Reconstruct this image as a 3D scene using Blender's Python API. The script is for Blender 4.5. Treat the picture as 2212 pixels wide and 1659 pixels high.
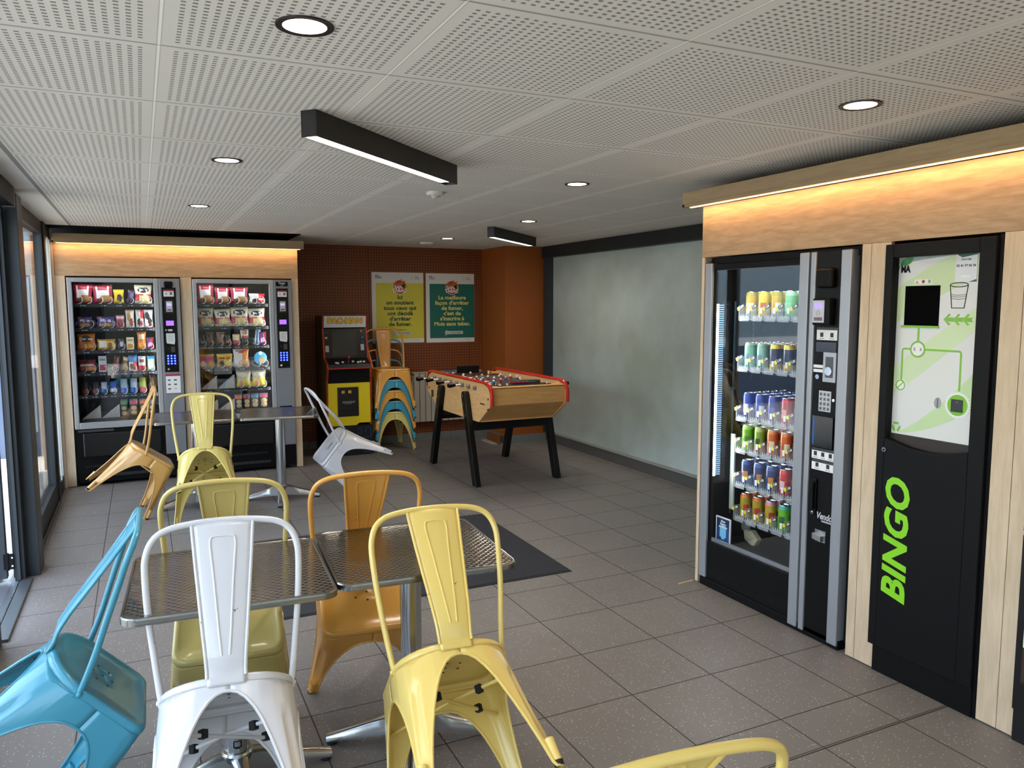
import bpy, bmesh, math, random
from math import sin, cos, pi, radians
from mathutils import Vector, Matrix
random.seed(7)
for o in list(bpy.data.objects): bpy.data.objects.remove(o)
scn = bpy.context.scene
COL = scn.collection

# ------------------------------------------------------------------ camera
CAMH = 1.58
cam = bpy.data.cameras.new('camera')
camo = bpy.data.objects.new('camera', cam); COL.objects.link(camo)
yaw, pitch, roll = radians(25.645), radians(-5.819), radians(-0.104)
fw = Vector((sin(yaw)*cos(pitch), cos(yaw)*cos(pitch), sin(pitch)))
rt = Vector((cos(yaw), -sin(yaw), 0)); up = rt.cross(fw)
r2 = rt*cos(roll)+up*sin(roll); u2 = -rt*sin(roll)+up*cos(roll)
m = Matrix((r2, u2, -fw)).transposed().to_4x4(); m.translation = (0, 0, CAMH)
camo.matrix_world = m
cam.sensor_fit = 'HORIZONTAL'; cam.sensor_width = 36.0; cam.lens = 36.0*1665.44/2212.0
cam.clip_start = 0.02; cam.clip_end = 200
scn.camera = camo

# ------------------------------------------------------------------ world, exposure
scn.view_settings.view_transform = 'Standard'; scn.view_settings.look = 'None'
scn.view_settings.gamma = 1.0; scn.view_settings.use_curve_mapping = False
scn.view_settings.exposure = 0.2
w = bpy.data.worlds.new('world'); scn.world = w; w.use_nodes = True
nt = w.node_tree; bg = nt.nodes['Background']
sky = nt.nodes.new('ShaderNodeTexSky'); sky.sky_type = 'NISHITA'
sky.sun_elevation = radians(48); sky.sun_rotation = radians(60); sky.sun_disc = False
sky.air_density = 1.0; sky.dust_density = 4.0; sky.ozone_density = 1.0
mixw = nt.nodes.new('ShaderNodeMix'); mixw.data_type = 'RGBA'; mixw.inputs[0].default_value = 0.25
mixw.inputs[7].default_value = (4.6, 5.0, 5.6, 1)
nt.links.new(sky.outputs[0], mixw.inputs[6]); nt.links.new(mixw.outputs[2], bg.inputs[0])
bg.inputs[1].default_value = 2.3
def area(name, loc, aim, sx, sy, power, col, portal=False, spread=180):
    l = bpy.data.lights.new(name, 'AREA'); l.shape = 'RECTANGLE'; l.size = sx; l.size_y = sy
    l.energy = power; l.color = col; l.spread = radians(spread)
    if portal: l.cycles.is_portal = True
    o = bpy.data.objects.new(name, l); COL.objects.link(o); o.location = loc
    o.rotation_euler = Vector(aim).to_track_quat('-Z', 'Y').to_euler(); return o
XL = -0.70          # glass line of the left facade
YB = -2.6           # rear facade behind the camera
area('daylight_portal', (XL-0.12, 2.4, 1.1), (1, 0, 0), 2.2, 10.2, 1, (1, 1, 1), True)
area('daylight_portal', (1.0, YB-0.12, 1.1), (0, 1, 0), 3.6, 2.2, 1, (1, 1, 1), True)

# ------------------------------------------------------------------ materials
def lin(h):
    h = h.lstrip('#'); out = []
    for i in (0, 2, 4):
        c = int(h[i:i+2], 16)/255
        out.append(c/12.92 if c <= .04045 else ((c+.055)/1.055)**2.4)
    return tuple(out)+(1.0,)
MC = {}
def M(hexc, rough=.5, metal=0.0, emit=0.0, coat=0.0, spec=.5, trans=0.0):
    k = (hexc, rough, metal, emit, coat, spec, trans)
    if k in MC: return MC[k]
    m = bpy.data.materials.new('paint_'+hexc.strip('#')); m.use_nodes = True
    b = m.node_tree.nodes['Principled BSDF']
    b.inputs['Base Color'].default_value = lin(hexc); b.inputs['Roughness'].default_value = rough
    b.inputs['Metallic'].default_value = metal; b.inputs['Specular IOR Level'].default_value = spec
    b.inputs['Coat Weight'].default_value = coat; b.inputs['Coat Roughness'].default_value = .08
    b.inputs['Transmission Weight'].default_value = trans
    if emit:
        b.inputs['Emission Color'].default_value = lin(hexc); b.inputs['Emission Strength'].default_value = emit
    MC[k] = m; return m
class N:
    """tiny node helper"""
    def __init__(s, name):
        s.m = bpy.data.materials.new(name); s.m.use_nodes = True; s.t = s.m.node_tree
        s.b = s.t.nodes['Principled BSDF']
    def new(s, t, **kw):
        n = s.t.nodes.new(t)
        for k, v in kw.items(): setattr(n, k, v)
        return n
    def ln(s, a, b): s.t.links.new(a, b)
    def math(s, op, a, b=None, c=None):
        n = s.new('ShaderNodeMath', operation=op)
        for i, x in enumerate((a, b, c)):
            if x is None: continue
            if isinstance(x, (int, float)): n.inputs[i].default_value = x
            else: s.ln(x, n.inputs[i])
        return n.outputs[0]
    def mix(s, f, a, b):
        n = s.new('ShaderNodeMix', data_type='RGBA')
        for i, x in ((0, f), (6, a), (7, b)):
            if isinstance(x, (int, float, tuple)): n.inputs[i].default_value = x
            else: s.ln(x, n.inputs[i])
        return n.outputs[2]
    def pos(s):
        g = s.new('ShaderNodeTexCoord'); x = s.new('ShaderNodeSeparateXYZ'); s.ln(g.outputs['Object'], x.inputs[0])
        return g.outputs['Object'], x.outputs[0], x.outputs[1], x.outputs[2]
    def noise(s, vec, scale, detail=3, rough=.5):
        n = s.new('ShaderNodeTexNoise'); n.inputs['Scale'].default_value = scale
        n.inputs['Detail'].default_value = detail; n.inputs['Roughness'].default_value = rough
        s.ln(vec, n.inputs['Vector']); return n.outputs[0]
    def vec(s, x, y, z):
        n = s.new('ShaderNodeCombineXYZ')
        for i, v in enumerate((x, y, z)):
            if isinstance(v, (int, float)): n.inputs[i].default_value = v
            else: s.ln(v, n.inputs[i])
        return n.outputs[0]
    def bump(s, h, strength=.3, dist=.01):
        n = s.new('ShaderNodeBump'); n.inputs['Strength'].default_value = strength; n.inputs['Distance'].default_value = dist
        s.ln(h, n.inputs['Height']); s.ln(n.outputs[0], s.b.inputs['Normal'])
    def ramp(s, f, stops):
        n = s.new('ShaderNodeValToRGB'); e = n.color_ramp.elements
        while len(e) < len(stops): e.new(.5)
        for el, (p, c) in zip(e, stops): el.position = p; el.color = c
        s.ln(f, n.inputs[0]); return n.outputs[0]

def floor_mat():
    n = N('floor_tiles'); v, x, y, z = n.pos(); T = .4042
    far = n.math('GREATER_THAN', y, 1.878)
    off = n.math('MULTIPLY_ADD', far, 3.300-1.872, 1.872)
    u = n.math('DIVIDE', n.math('SUBTRACT', x, 1.737), T); w_ = n.math('DIVIDE', n.math('SUBTRACT', y, off), T)
    def grout(c, wd=.0048):
        f = n.math('FRACT', n.math('ADD', c, .5)); d = n.math('ABSOLUTE', n.math('SUBTRACT', f, .5))
        return n.math('LESS_THAN', d, wd/T/1.0)
    g = n.math('MAXIMUM', grout(u, .0028), grout(w_, .0028))
    j = n.math('ABSOLUTE', n.math('SUBTRACT', n.math('ABSOLUTE', n.math('SUBTRACT', y, 1.878)), .004))
    g = n.math('MAXIMUM', g, n.math('LESS_THAN', j, .0022))
    cell = n.new('ShaderNodeTexWhiteNoise', noise_dimensions='3D')
    n.ln(n.vec(n.math('FLOOR', u), n.math('FLOOR', w_), 0.0), cell.inputs[0])
    base = n.mix(n.noise(v, 3.0, 4), lin('#706B66'), lin('#857F79'))
    base = n.mix(n.math('MULTIPLY', cell.outputs[0], .35), base, lin('#746E69'))
    base = n.mix(n.math('MULTIPLY', n.noise(v, 260, 2), .5), base, lin('#625E5A'))
    vo = n.new('ShaderNodeTexVoronoi'); vo.inputs['Scale'].default_value = 95; n.ln(v, vo.inputs['Vector'])
    sp = n.math('LESS_THAN', vo.outputs['Distance'], .22)
    sc = n.new('ShaderNodeSeparateColor'); n.ln(vo.outputs['Color'], sc.inputs[0])
    sp = n.math('MULTIPLY', sp, n.math('GREATER_THAN', sc.outputs[0], .66))
    vo2 = n.new('ShaderNodeTexVoronoi'); vo2.inputs['Scale'].default_value = 240; n.ln(v, vo2.inputs['Vector'])
    sc2 = n.new('ShaderNodeSeparateColor'); n.ln(vo2.outputs['Color'], sc2.inputs[0])
    sp2 = n.math('MULTIPLY', n.math('LESS_THAN', vo2.outputs['Distance'], .25), n.math('GREATER_THAN', sc2.outputs[0], .75))
    base = n.mix(n.math('MULTIPLY', sp, .8), base, lin('#C9C1B4')); base = n.mix(n.math('MULTIPLY', sp2, .4), base, lin('#B5ADA0'))
    colr = n.mix(g, base, lin('#3A332D')); n.ln(colr, n.b.inputs['Base Color'])
    rg = n.math('ADD', n.math('MULTIPLY', n.noise(v, 1.7, 3), .2), .38); n.ln(n.math('MAXIMUM', rg, n.math('MULTIPLY', g, .8)), n.b.inputs['Roughness'])
    n.bump(n.math('SUBTRACT', n.math('MULTIPLY', n.noise(v, 180, 2), .15), g), .35, .002)
    return n.m
def ceil_mat():
    n = N('perforated_ceiling_tiles'); v, x, y, z = n.pos(); T = .6045
    fu = n.math('FRACT', n.math('DIVIDE', n.math('ADD', n.math('SUBTRACT', x, .074), 12*T), T))
    fv = n.math('FRACT', n.math('DIVIDE', n.math('ADD', n.math('SUBTRACT', y, 2.24), 12*T), T))
    def edge(f): return n.math('SUBTRACT', .5, n.math('ABSOLUTE', n.math('SUBTRACT', f, .5)))
    eu, ev = edge(fu), edge(fv)
    e = n.math('MINIMUM', eu, ev)
    joint = n.math('LESS_THAN', e, .0035); seam = n.math('LESS_THAN', e, .010)
    inside = n.math('MULTIPLY', n.math('GREATER_THAN', eu, .062), n.math('GREATER_THAN', ev, .047))
    K = 22.0
    hu = n.math('FRACT', n.math('MULTIPLY', n.math('SUBTRACT', fu, .05), K/.9)); hv = n.math('FRACT', n.math('MULTIPLY', n.math('SUBTRACT', fv, .05), 26/.9))
    hu = n.math('ABSOLUTE', n.math('SUBTRACT', hu, .5)); hv = n.math('ABSOLUTE', n.math('SUBTRACT', hv, .5))
    hole = n.math('MULTIPLY', n.math('LESS_THAN', hu, .23), n.math('LESS_THAN', hv, .22))
    hole = n.math('MULTIPLY', hole, inside)
    tiled = n.math('MULTIPLY', n.math('GREATER_THAN', x, -.478), n.math('LESS_THAN', y, 7.36+1.3))
    band = n.math('MULTIPLY', tiled, 1.0)
    c = n.mix(n.noise(v, 2.0, 3), lin('#DAD6CC'), lin('#E1DDD3'))
    c = n.mix(n.math('MULTIPLY', hole, band), c, lin('#85827A'))
    c = n.mix(n.math('MULTIPLY', seam, band), c, lin('#C4C1B8'))
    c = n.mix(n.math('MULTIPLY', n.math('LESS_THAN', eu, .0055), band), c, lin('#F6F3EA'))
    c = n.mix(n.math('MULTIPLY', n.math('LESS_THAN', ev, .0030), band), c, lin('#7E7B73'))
    strip = n.math('LESS_THAN', n.math('ABSOLUTE', n.math('ADD', x, .488)), .011)
    c = n.mix(strip, c, lin('#8E8C84'))
    n.ln(c, n.b.inputs['Base Color']); n.b.inputs['Roughness'].default_value = .8
    n.bump(n.math('SUBTRACT', 0.0, n.math('MULTIPLY', n.math('MAXIMUM', hole, seam), band)), .5, .003)
    return n.m
def wood_mat(name, axis, a='#9C8263', b='#C0A685'):
    """grain runs along axis 'x','y' or 'z'"""
    n = N(name); v, x, y, z = n.pos()
    sc = {'x': (1.2, 9, 9), 'y': (9, 1.2, 9), 'z': (9, 9, 1.0)}[axis]
    vv = n.vec(n.math('MULTIPLY', x, sc[0]), n.math('MULTIPLY', y, sc[1]), n.math('MULTIPLY', z, sc[2]))
    n1 = n.noise(vv, 1.3, 6, .6); n2 = n.noise(vv, 6, 4, .6)
    ws = n.math('FRACT', n.math('MULTIPLY', n1, 7.0)); ws = n.math('ABSOLUTE', n.math('SUBTRACT', ws, .5))
    f = n.math('ADD', n.math('MULTIPLY', ws, .55), n.math('MULTIPLY', n2, .75))
    c = n.ramp(f, [(0.15, lin(a)), (0.85, lin(b))])
    n.ln(c, n.b.inputs['Base Color']); n.b.inputs['Roughness'].default_value = .5
    n.b.inputs['Specular IOR Level'].default_value = .3
    return n.m
def pegboard_mat():
    n = N('perforated_brown_panel'); v, x, y, z = n.pos(); P = .032
    def d(c): 
        f = n.math('FRACT', n.math('DIVIDE', n.math('ADD', c, 10.0), P)); return n.math('POWER', n.math('SUBTRACT', f, .5), 2.0)
    r = n.math('LESS_THAN', n.math('ADD', d(x), d(z)), .045)
    seam = n.math('LESS_THAN', n.math('ABSOLUTE', n.math('SUBTRACT', n.math('FRACT', n.math('DIVIDE', n.math('SUBTRACT', x, 1.72), 1.22)), .5)), .0022)
    c = n.mix(n.noise(v, 2.5, 4), lin('#74380F'), lin('#824313'))
    c = n.mix(n.math('MAXIMUM', r, seam), c, lin('#1C0C04'))
    n.ln(c, n.b.inputs['Base Color']); n.b.inputs['Roughness'].default_value = .55
    return n.m
def frost_mat():
    n = N('painted_glass_panel'); v, x, y, z = n.pos()
    a = n.noise(v, 1.1, 5, .55); b = n.noise(v, 4.5, 4, .6)
    c = n.mix(n.ramp(a, [(.35, (0, 0, 0, 1)), (.68, (1, 1, 1, 1))]), lin('#8F978C'), lin('#B0BDBC'))
    hz = n.math('MULTIPLY', n.math('SUBTRACT', 1.0, n.math('MINIMUM', n.math('ABSOLUTE', n.math('SUBTRACT', z, 1.15)), 1.0)), b)
    c = n.mix(n.math('MULTIPLY', hz, .7), c, lin('#7E8176'))
    n.ln(c, n.b.inputs['Base Color']); n.b.inputs['Roughness'].default_value = .42
    return n.m
def table_mat():
    n = N('patterned_stainless_steel'); v, x, y, z = n.pos(); P = .027
    a = n.math('DIVIDE', n.math('ADD', x, y), P); b = n.math('DIVIDE', n.math('SUBTRACT', x, y), P)
    fa = n.math('FRACT', n.math('ADD', a, 50.0)); fb = n.math('FRACT', n.math('ADD', b, 50.0))
    tri = n.math('ABSOLUTE', n.math('SUBTRACT', fa, fb))
    h = n.math('ADD', n.math('MULTIPLY', n.math('ABSOLUTE', n.math('SUBTRACT', fa, .5)), 1.0), tri)
    n.ln(n.mix(n.math('GREATER_THAN', fa, fb), lin('#8C8983'), lin('#A9A6A0')), n.b.inputs['Base Color'])
    n.b.inputs['Metallic'].default_value = 1.0; n.b.inputs['Roughness'].default_value = .17
    n.bump(h, .5, .0022); return n.m
def carpet_mat():
    n = N('charcoal_carpet'); v, x, y, z = n.pos()
    f = n.noise(v, 190, 3, .7); n.ln(n.mix(f, lin('#26272A'), lin('#4A4B4E')), n.b.inputs['Base Color'])
    n.b.inputs['Roughness'].default_value = .95; n.b.inputs['Specular IOR Level'].default_value = .15; n.bump(f, .8, .004); return n.m
def glass_mat(name, tint='#FFFFFF', refl=1.0):
    m = bpy.data.materials.new(name); m.use_nodes = True; t = m.node_tree; t.nodes.clear()
    o = t.nodes.new('ShaderNodeOutputMaterial'); mx = t.nodes.new('ShaderNodeMixShader')
    a = t.nodes.new('ShaderNodeBsdfTransparent'); a.inputs[0].default_value = lin(tint)
    g = t.nodes.new('ShaderNodeBsdfGlossy'); g.inputs['Roughness'].default_value = 0.0; g.inputs[0].default_value = (refl, refl, refl, 1)
    lw = t.nodes.new('ShaderNodeLayerWeight'); lw.inputs[0].default_value = .5
    pw = t.nodes.new('ShaderNodeMath'); pw.operation = 'POWER'; pw.inputs[1].default_value = 5; t.links.new(lw.outputs['Facing'], pw.inputs[0])
    f = t.nodes.new('ShaderNodeMath'); f.operation = 'MULTIPLY_ADD'; f.inputs[1].default_value = .95; f.inputs[2].default_value = .045; t.links.new(pw.outputs[0], f.inputs[0])
    t.links.new(f.outputs[0], mx.inputs[0]); t.links.new(a.outputs[0], mx.inputs[1]); t.links.new(g.outputs[0], mx.inputs[2])
    t.links.new(mx.outputs[0], o.inputs[0]); return m
def film_mat():
    m = bpy.data.materials.new('clear_plastic'); m.use_nodes = True; t = m.node_tree; t.nodes.clear()
    o = t.nodes.new('ShaderNodeOutputMaterial'); mx = t.nodes.new('ShaderNodeMixShader'); mx.inputs[0].default_value = .2
    a = t.nodes.new('ShaderNodeBsdfTransparent'); g = t.nodes.new('ShaderNodeBsdfPrincipled')
    g.inputs['Base Color'].default_value = (.85, .9, .92, 1); g.inputs['Roughness'].default_value = .15
    t.links.new(a.outputs[0], mx.inputs[1]); t.links.new(g.outputs[0], mx.inputs[2]); t.links.new(mx.outputs[0], o.inputs[0]); return m
def exterior_mat(a, b, s):
    n = N('outdoor_'+a.strip('#')); v, x, y, z = n.pos()
    n.ln(n.mix(n.noise(v, s, 5, .6), lin(a), lin(b)), n.b.inputs['Base Color']); n.b.inputs['Roughness'].default_value = .9; return n.m
def chair_mat(hexc, chip='#5A4A38', rough=.3):
    n = N('chair_paint_'+hexc.strip('#')); v, x, y, z = n.pos()
    c = n.mix(n.math('MULTIPLY', n.noise(v, 5, 4), .22), lin(hexc), tuple(k*.86 for k in lin(hexc)[:3])+(1,))
    ch = n.math('GREATER_THAN', n.noise(v, 42, 3, .6), .745)
    n.ln(n.mix(n.math('MULTIPLY', ch, .8), c, lin(chip)), n.b.inputs['Base Color'])
    n.b.inputs['Roughness'].default_value = rough; n.b.inputs['Coat Weight'].default_value = .35; n.b.inputs['Coat Roughness'].default_value = .15
    return n.m

FLOOR = floor_mat(); CEIL = ceil_mat(); PEG = pegboard_mat(); FROST = frost_mat(); TABLE = table_mat(); CARPET = carpet_mat()
WOODH_X = wood_mat('oak_panel_grain_across', 'x'); WOODH_Y = wood_mat('oak_panel_grain_along', 'y'); WOODV = wood_mat('oak_panel_grain_upright', 'z', '#C0A98B', '#DAC5A7')
WOODSH = wood_mat('oak_shelf', 'y', '#8F7A5C', '#A8916F'); WOODSX = wood_mat('oak_shelf_across', 'x', '#8F7A5C', '#A8916F')
BEECH = wood_mat('varnished_beech', 'y', '#C09058', '#DBAF76'); BEECHX = wood_mat('varnished_beech_across', 'x', '#BD8B4C', '#D6A466')
GLASS = glass_mat('clear_glass'); GLASSD = glass_mat('window_glass', '#F1F1EE'); FILM = film_mat()
ANTH = M('#33393C', .45, .3); ANTHD = M('#1E2224', .5, .2); BLACK = M('#0A0A0B', .5, spec=.18); BLACKG = M('#070708', .25, coat=.15, spec=.25)
SILV = M('#A4A7AC', .35, .5); ALU = M('#C2C5C8', .22, 1.0); CHROME = M('#E6E6E8', .08, 1.0); WHITE = M('#E9E9E6', .5)
RUB = M('#121212', .7); LEDW = M('#FFF6E8', .5, emit=9); LEDO = M('#FFD08A', .5, emit=3.2)

# ------------------------------------------------------------------ mesh helpers
ORG = {}
class B:
    """collects shapes; world coordinates (or the thing's local ones)"""
    def __init__(s): s.v = []; s.f = []; s.mi = []; s.sm = []; s.mats = []
    def m(s, mat):
        if mat not in s.mats: s.mats.append(mat)
        return s.mats.index(mat)
    def add(s, vs, fs, mat=None, smooth=False):
        o = len(s.v); s.v += [tuple(p) for p in vs]; k = s.m(mat) if mat else 0
        for f in fs: s.f.append([i+o for i in f]); s.mi.append(k); s.sm.append(smooth)
        return s
    def box(s, x0, x1, y0, y1, z0, z1, mat=None):
        if x0 > x1: x0, x1 = x1, x0
        if y0 > y1: y0, y1 = y1, y0
        if z0 > z1: z0, z1 = z1, z0
        vs = [(x, y, z) for z in (z0, z1) for y in (y0, y1) for x in (x0, x1)]
        return s.add(vs, [(0, 2, 3, 1), (4, 5, 7, 6), (0, 1, 5, 4), (2, 6, 7, 3), (0, 4, 6, 2), (1, 3, 7, 5)], mat)
    def obox(s, c, ax, ay, az, mat=None):
        """oriented box: centre and three half-axis vectors"""
        c, ax, ay, az = map(Vector, (c, ax, ay, az))
        vs = [c+ax*i+ay*j+az*k for k in (-1, 1) for j in (-1, 1) for i in (-1, 1)]
        return s.add(vs, [(0, 2, 3, 1), (4, 5, 7, 6), (0, 1, 5, 4), (2, 6, 7, 3), (0, 4, 6, 2), (1, 3, 7, 5)], mat)
    def beam(s, p, q, w, h, mat=None, upv=(0, 0, 1)):
        p, q = Vector(p), Vector(q); d = (q-p); a = d.normalized(); u = Vector(upv)
        sd = a.cross(u).normalized(); u = sd.cross(a).normalized()
        return s.obox((p+q)/2, d/2, sd*w/2, u*h/2, mat)
    def prism(s, pts, axis, a, b, mat=None, smooth=False):
        """polygon pts (2-D) extruded on axis from a to b: axis x->(y,z), y->(x,z), z->(x,y)"""
        def P(p, t): return {'x': (t, p[0], p[1]), 'y': (p[0], t, p[1]), 'z': (p[0], p[1], t)}[axis]
        n = len(pts); vs = [P(p, a) for p in pts]+[P(p, b) for p in pts]
        s.add(vs, [tuple(range(n))[::-1], tuple(range(n, 2*n))], mat)
        o = len(s.v)-2*n; k = s.m(mat) if mat else 0
        for i in range(n): s.f.append([o+i, o+(i+1) % n, o+n+(i+1) % n, o+n+i]); s.mi.append(k); s.sm.append(smooth)
        return s
    def tube(s, pts, r, seg=10, mat=None, closed=False, cap=True):
        pts = [Vector(p) for p in pts]; n = len(pts); rr = r if isinstance(r, (list, tuple)) else [r]*n
        vs = []; prev = None
        for i, p in enumerate(pts):
            if closed: t = pts[(i+1) % n]-pts[i-1]
            else: t = pts[min(i+1, n-1)]-pts[max(i-1, 0)]
            t = t.normalized() if t.length > 1e-9 else Vector((0, 0, 1))
            if prev is None:
                prev = Vector((0, 0, 1)) if abs(t.z) < .9 else Vector((1, 0, 0))
            a = (prev-t*prev.dot(t)).normalized(); prev = a; b = t.cross(a)
            for k in range(seg): th = 2*pi*k/seg; vs.append(p+a*rr[i]*cos(th)+b*rr[i]*sin(th))
        fs = []
        for i in range(n if closed else n-1):
            j = (i+1) % n
            for k in range(seg): fs.append((i*seg+k, i*seg+(k+1) % seg, j*seg+(k+1) % seg, j*seg+k))
        s.add(vs, fs, mat, True)
        if cap and not closed:
            o = len(s.v)-n*seg; kk = s.m(mat) if mat else 0
            s.f.append([o+k for k in range(seg)][::-1]); s.mi.append(kk); s.sm.append(False)
            s.f.append([o+(n-1)*seg+k for k in range(seg)]); s.mi.append(kk); s.sm.append(False)
        return s
    def cyl(s, p, q, r, seg=16, mat=None): return s.tube([p, q], r, seg, mat)
    def lathe(s, prof, seg=20, c=(0, 0, 0), mat=None, mf=None):
        """prof = [(r,z)]; mf(i,k) -> material"""
        n = len(prof); vs = [(c[0]+r*cos(2*pi*k/seg), c[1]+r*sin(2*pi*k/seg), c[2]+z) for r, z in prof for k in range(seg)]
        o = len(s.v); s.v += vs
        for i in range(n-1):
            for k in range(seg):
                s.f.append([o+i*seg+k, o+i*seg+(k+1) % seg, o+(i+1)*seg+(k+1) % seg, o+(i+1)*seg+k]); s.sm.append(True)
                mm = mf(i, k) if mf else mat; s.mi.append(s.m(mm) if mm else 0)
        return s
    def grid(s, fn, nu, nv, mat=None, mf=None, smooth=True):
        o = len(s.v)
        for j in range(nv+1):
            for i in range(nu+1): s.v.append(tuple(fn(i/nu, j/nv)))
        for j in range(nv):
            for i in range(nu):
                a = o+j*(nu+1)+i; s.f.append([a, a+1, a+nu+2, a+nu+1]); s.sm.append(smooth)
                mm = mf((i+.5)/nu, (j+.5)/nv) if mf else mat; s.mi.append(s.m(mm) if mm else 0)
        return s
    def ball(s, c, r, mat=None, n=8, sc=(1, 1, 1)):
        return s.grid(lambda u, v: (c[0]+r*sc[0]*sin(pi*v)*cos(2*pi*u), c[1]+r*sc[1]*sin(pi*v)*sin(2*pi*u), c[2]-r*sc[2]*cos(pi*v)), 2*n, n, mat)
    def build(s, name, mat=None, parent=None, bevel=0, solid=0, sharp=35, bseg=2):
        if not s.mats: s.mats = [mat or WHITE]
        org = Vector(ORG.get(parent.name, (0, 0, 0))) if parent else Vector((0, 0, 0))
        me = bpy.data.meshes.new(name); me.from_pydata([tuple(Vector(p)-org) for p in s.v], [], s.f)
        for mm in s.mats: me.materials.append(mm)
        me.polygons.foreach_set('material_index', s.mi); me.polygons.foreach_set('use_smooth', s.sm)
        me.update()
        if any(s.sm): me.set_sharp_from_angle(angle=radians(sharp))
        o = bpy.data.objects.new(name, me); COL.objects.link(o)
        if parent: o.parent = parent; ORG[o.name] = org
        if bevel:
            b = o.modifiers.new('edge', 'BEVEL'); b.width = bevel; b.segments = bseg; b.limit_method = 'ANGLE'; b.angle_limit = radians(40)
        if solid:
            b = o.modifiers.new('sheet', 'SOLIDIFY'); b.thickness = solid; b.offset = 0
        return o
def thing(name, label, cat, loc=(0, 0, 0), group=None):
    o = bpy.data.objects.new(name, None); COL.objects.link(o); o.location = loc; o.empty_display_size = .1
    o['label'] = label; o['category'] = cat; ORG[o.name] = tuple(loc)
    if group: o['group'] = group
    return o
def tag(o, label, cat, group=None):
    o['label'] = label; o['category'] = cat
    if group: o['group'] = group
    return o
def struct(o, label=None):
    o['kind'] = 'structure'
    if label: o['label'] = label
    return o
def copy_tree(o, parent=None):
    c = o.copy(); COL.objects.link(c)
    if parent: c.parent = parent
    for ch in o.children: copy_tree(ch, c)
    return c
def smoothpath(pts, n=8, closed=False):
    pts = [Vector(p) for p in pts]; out = []; L = len(pts)
    rng = range(L if closed else L-1)
    for i in rng:
        if closed: p0, p1, p2, p3 = pts[i-1], pts[i], pts[(i+1) % L], pts[(i+2) % L]
        else: p0, p1, p2, p3 = pts[max(i-1, 0)], pts[i], pts[i+1], pts[min(i+2, L-1)]
        for k in range(n):
            t = k/n; out.append(.5*((2*p1)+(p2-p0)*t+(2*p0-5*p1+4*p2-p3)*t*t+(3*p1-p0-3*p2+p3)*t**3))
    if not closed: out.append(pts[-1])
    return out
def text(name, body, size, loc, right, upv, mat, parent=None, bold=0.0, align='CENTER', depth=.0006, shear=0, space=1.0, wscale=1.0, line=1.0):
    cu = bpy.data.curves.new(name, 'FONT'); cu.body = body; cu.size = size; cu.align_x = align; cu.align_y = 'CENTER'
    cu.offset = bold*size; cu.extrude = depth; cu.shear = shear; cu.space_character = space; cu.resolution_u = 3; cu.space_line = line
    t = bpy.data.objects.new('tmp', cu); COL.objects.link(t)
    dg = bpy.context.evaluated_depsgraph_get(); me = bpy.data.meshes.new_from_object(t.evaluated_get(dg))
    bpy.data.objects.remove(t); bpy.data.curves.remove(cu)
    r, u = Vector(right), Vector(upv); nrm = r.cross(u)
    mt = Matrix((r*wscale, u, nrm)).transposed().to_4x4(); mt.translation = Vector(loc)-(Vector(ORG.get(parent.name, (0, 0, 0))) if parent else Vector((0, 0, 0)))
    me.transform(mt); me.name = name; me.materials.clear(); me.materials.append(mat)
    o = bpy.data.objects.new(name, me); COL.objects.link(o)
    if parent: o.parent = parent; ORG[o.name] = ORG.get(parent.name, (0, 0, 0))
    return o
class Fr:
    """panel frame: u to the right in the panel, z up, d outwards"""
    def __init__(s, o, right, out): s.o = Vector(o); s.r = Vector(right); s.n = Vector(out); s.k = Vector((0, 0, 1))
    def p(s, u, z, d=0): return s.o+s.r*u+s.n*d+s.k*z
    def box(s, b, u0, u1, z0, z1, d0, d1, mat=None):
        a, c = s.p(u0, z0, d0), s.p(u1, z1, d1); return b.box(a.x, c.x, a.y, c.y, a.z, c.z, mat)
    def poly(s, b, pts, d0, d1, mat=None):
        n = len(pts); vs = [s.p(u, z, d0) for u, z in pts]+[s.p(u, z, d1) for u, z in pts]
        fs = [tuple(range(n))[::-1], tuple(range(n, 2*n))]+[(i, (i+1) % n, n+(i+1) % n, n+i) for i in range(n)]
        return b.add(vs, fs, mat)
    def line(s, b, pts, w, d0, d1, mat=None):
        for (u0, z0), (u1, z1) in zip(pts[:-1], pts[1:]):
            L = math.hypot(u1-u0, z1-z0); nu, nz = -(z1-z0)/L*w/2, (u1-u0)/L*w/2
            s.poly(b, [(u0-nu, z0-nz), (u1-nu, z1-nz), (u1+nu, z1+nz), (u0+nu, z0+nz)], d0, d1, mat)
        return b
    def disc(s, b, u, z, r, d0, d1, mat=None, n=24, ru=None):
        ru = ru or r
        return s.poly(b, [(u+ru*cos(2*pi*i/n), z+r*sin(2*pi*i/n)) for i in range(n)], d0, d1, mat)
    def ring(s, b, u, z, r, w, d0, d1, mat=None, n=28):
        return s.line(b, [(u+r*cos(2*pi*i/n), z+r*sin(2*pi*i/n)) for i in range(n+1)], w, d0, d1, mat)
    def text(s, name, body, size, u, z, d, mat, parent, **kw): return text(name, body, size, s.p(u, z, d), s.r, s.k, mat, parent, **kw)
BK = Fr((0, 7.65, 0), (1, 0, 0), (0, -1, 0))        # panel with the two snack machines (u = x)
WL = Fr((0, 8.58, 0), (1, 0, 0), (0, -1, 0))        # brown rear wall
RT = Fr((2.81, 0, 0), (0, -1, 0), (-1, 0, 0))       # right-hand panel (u = -y)
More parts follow.
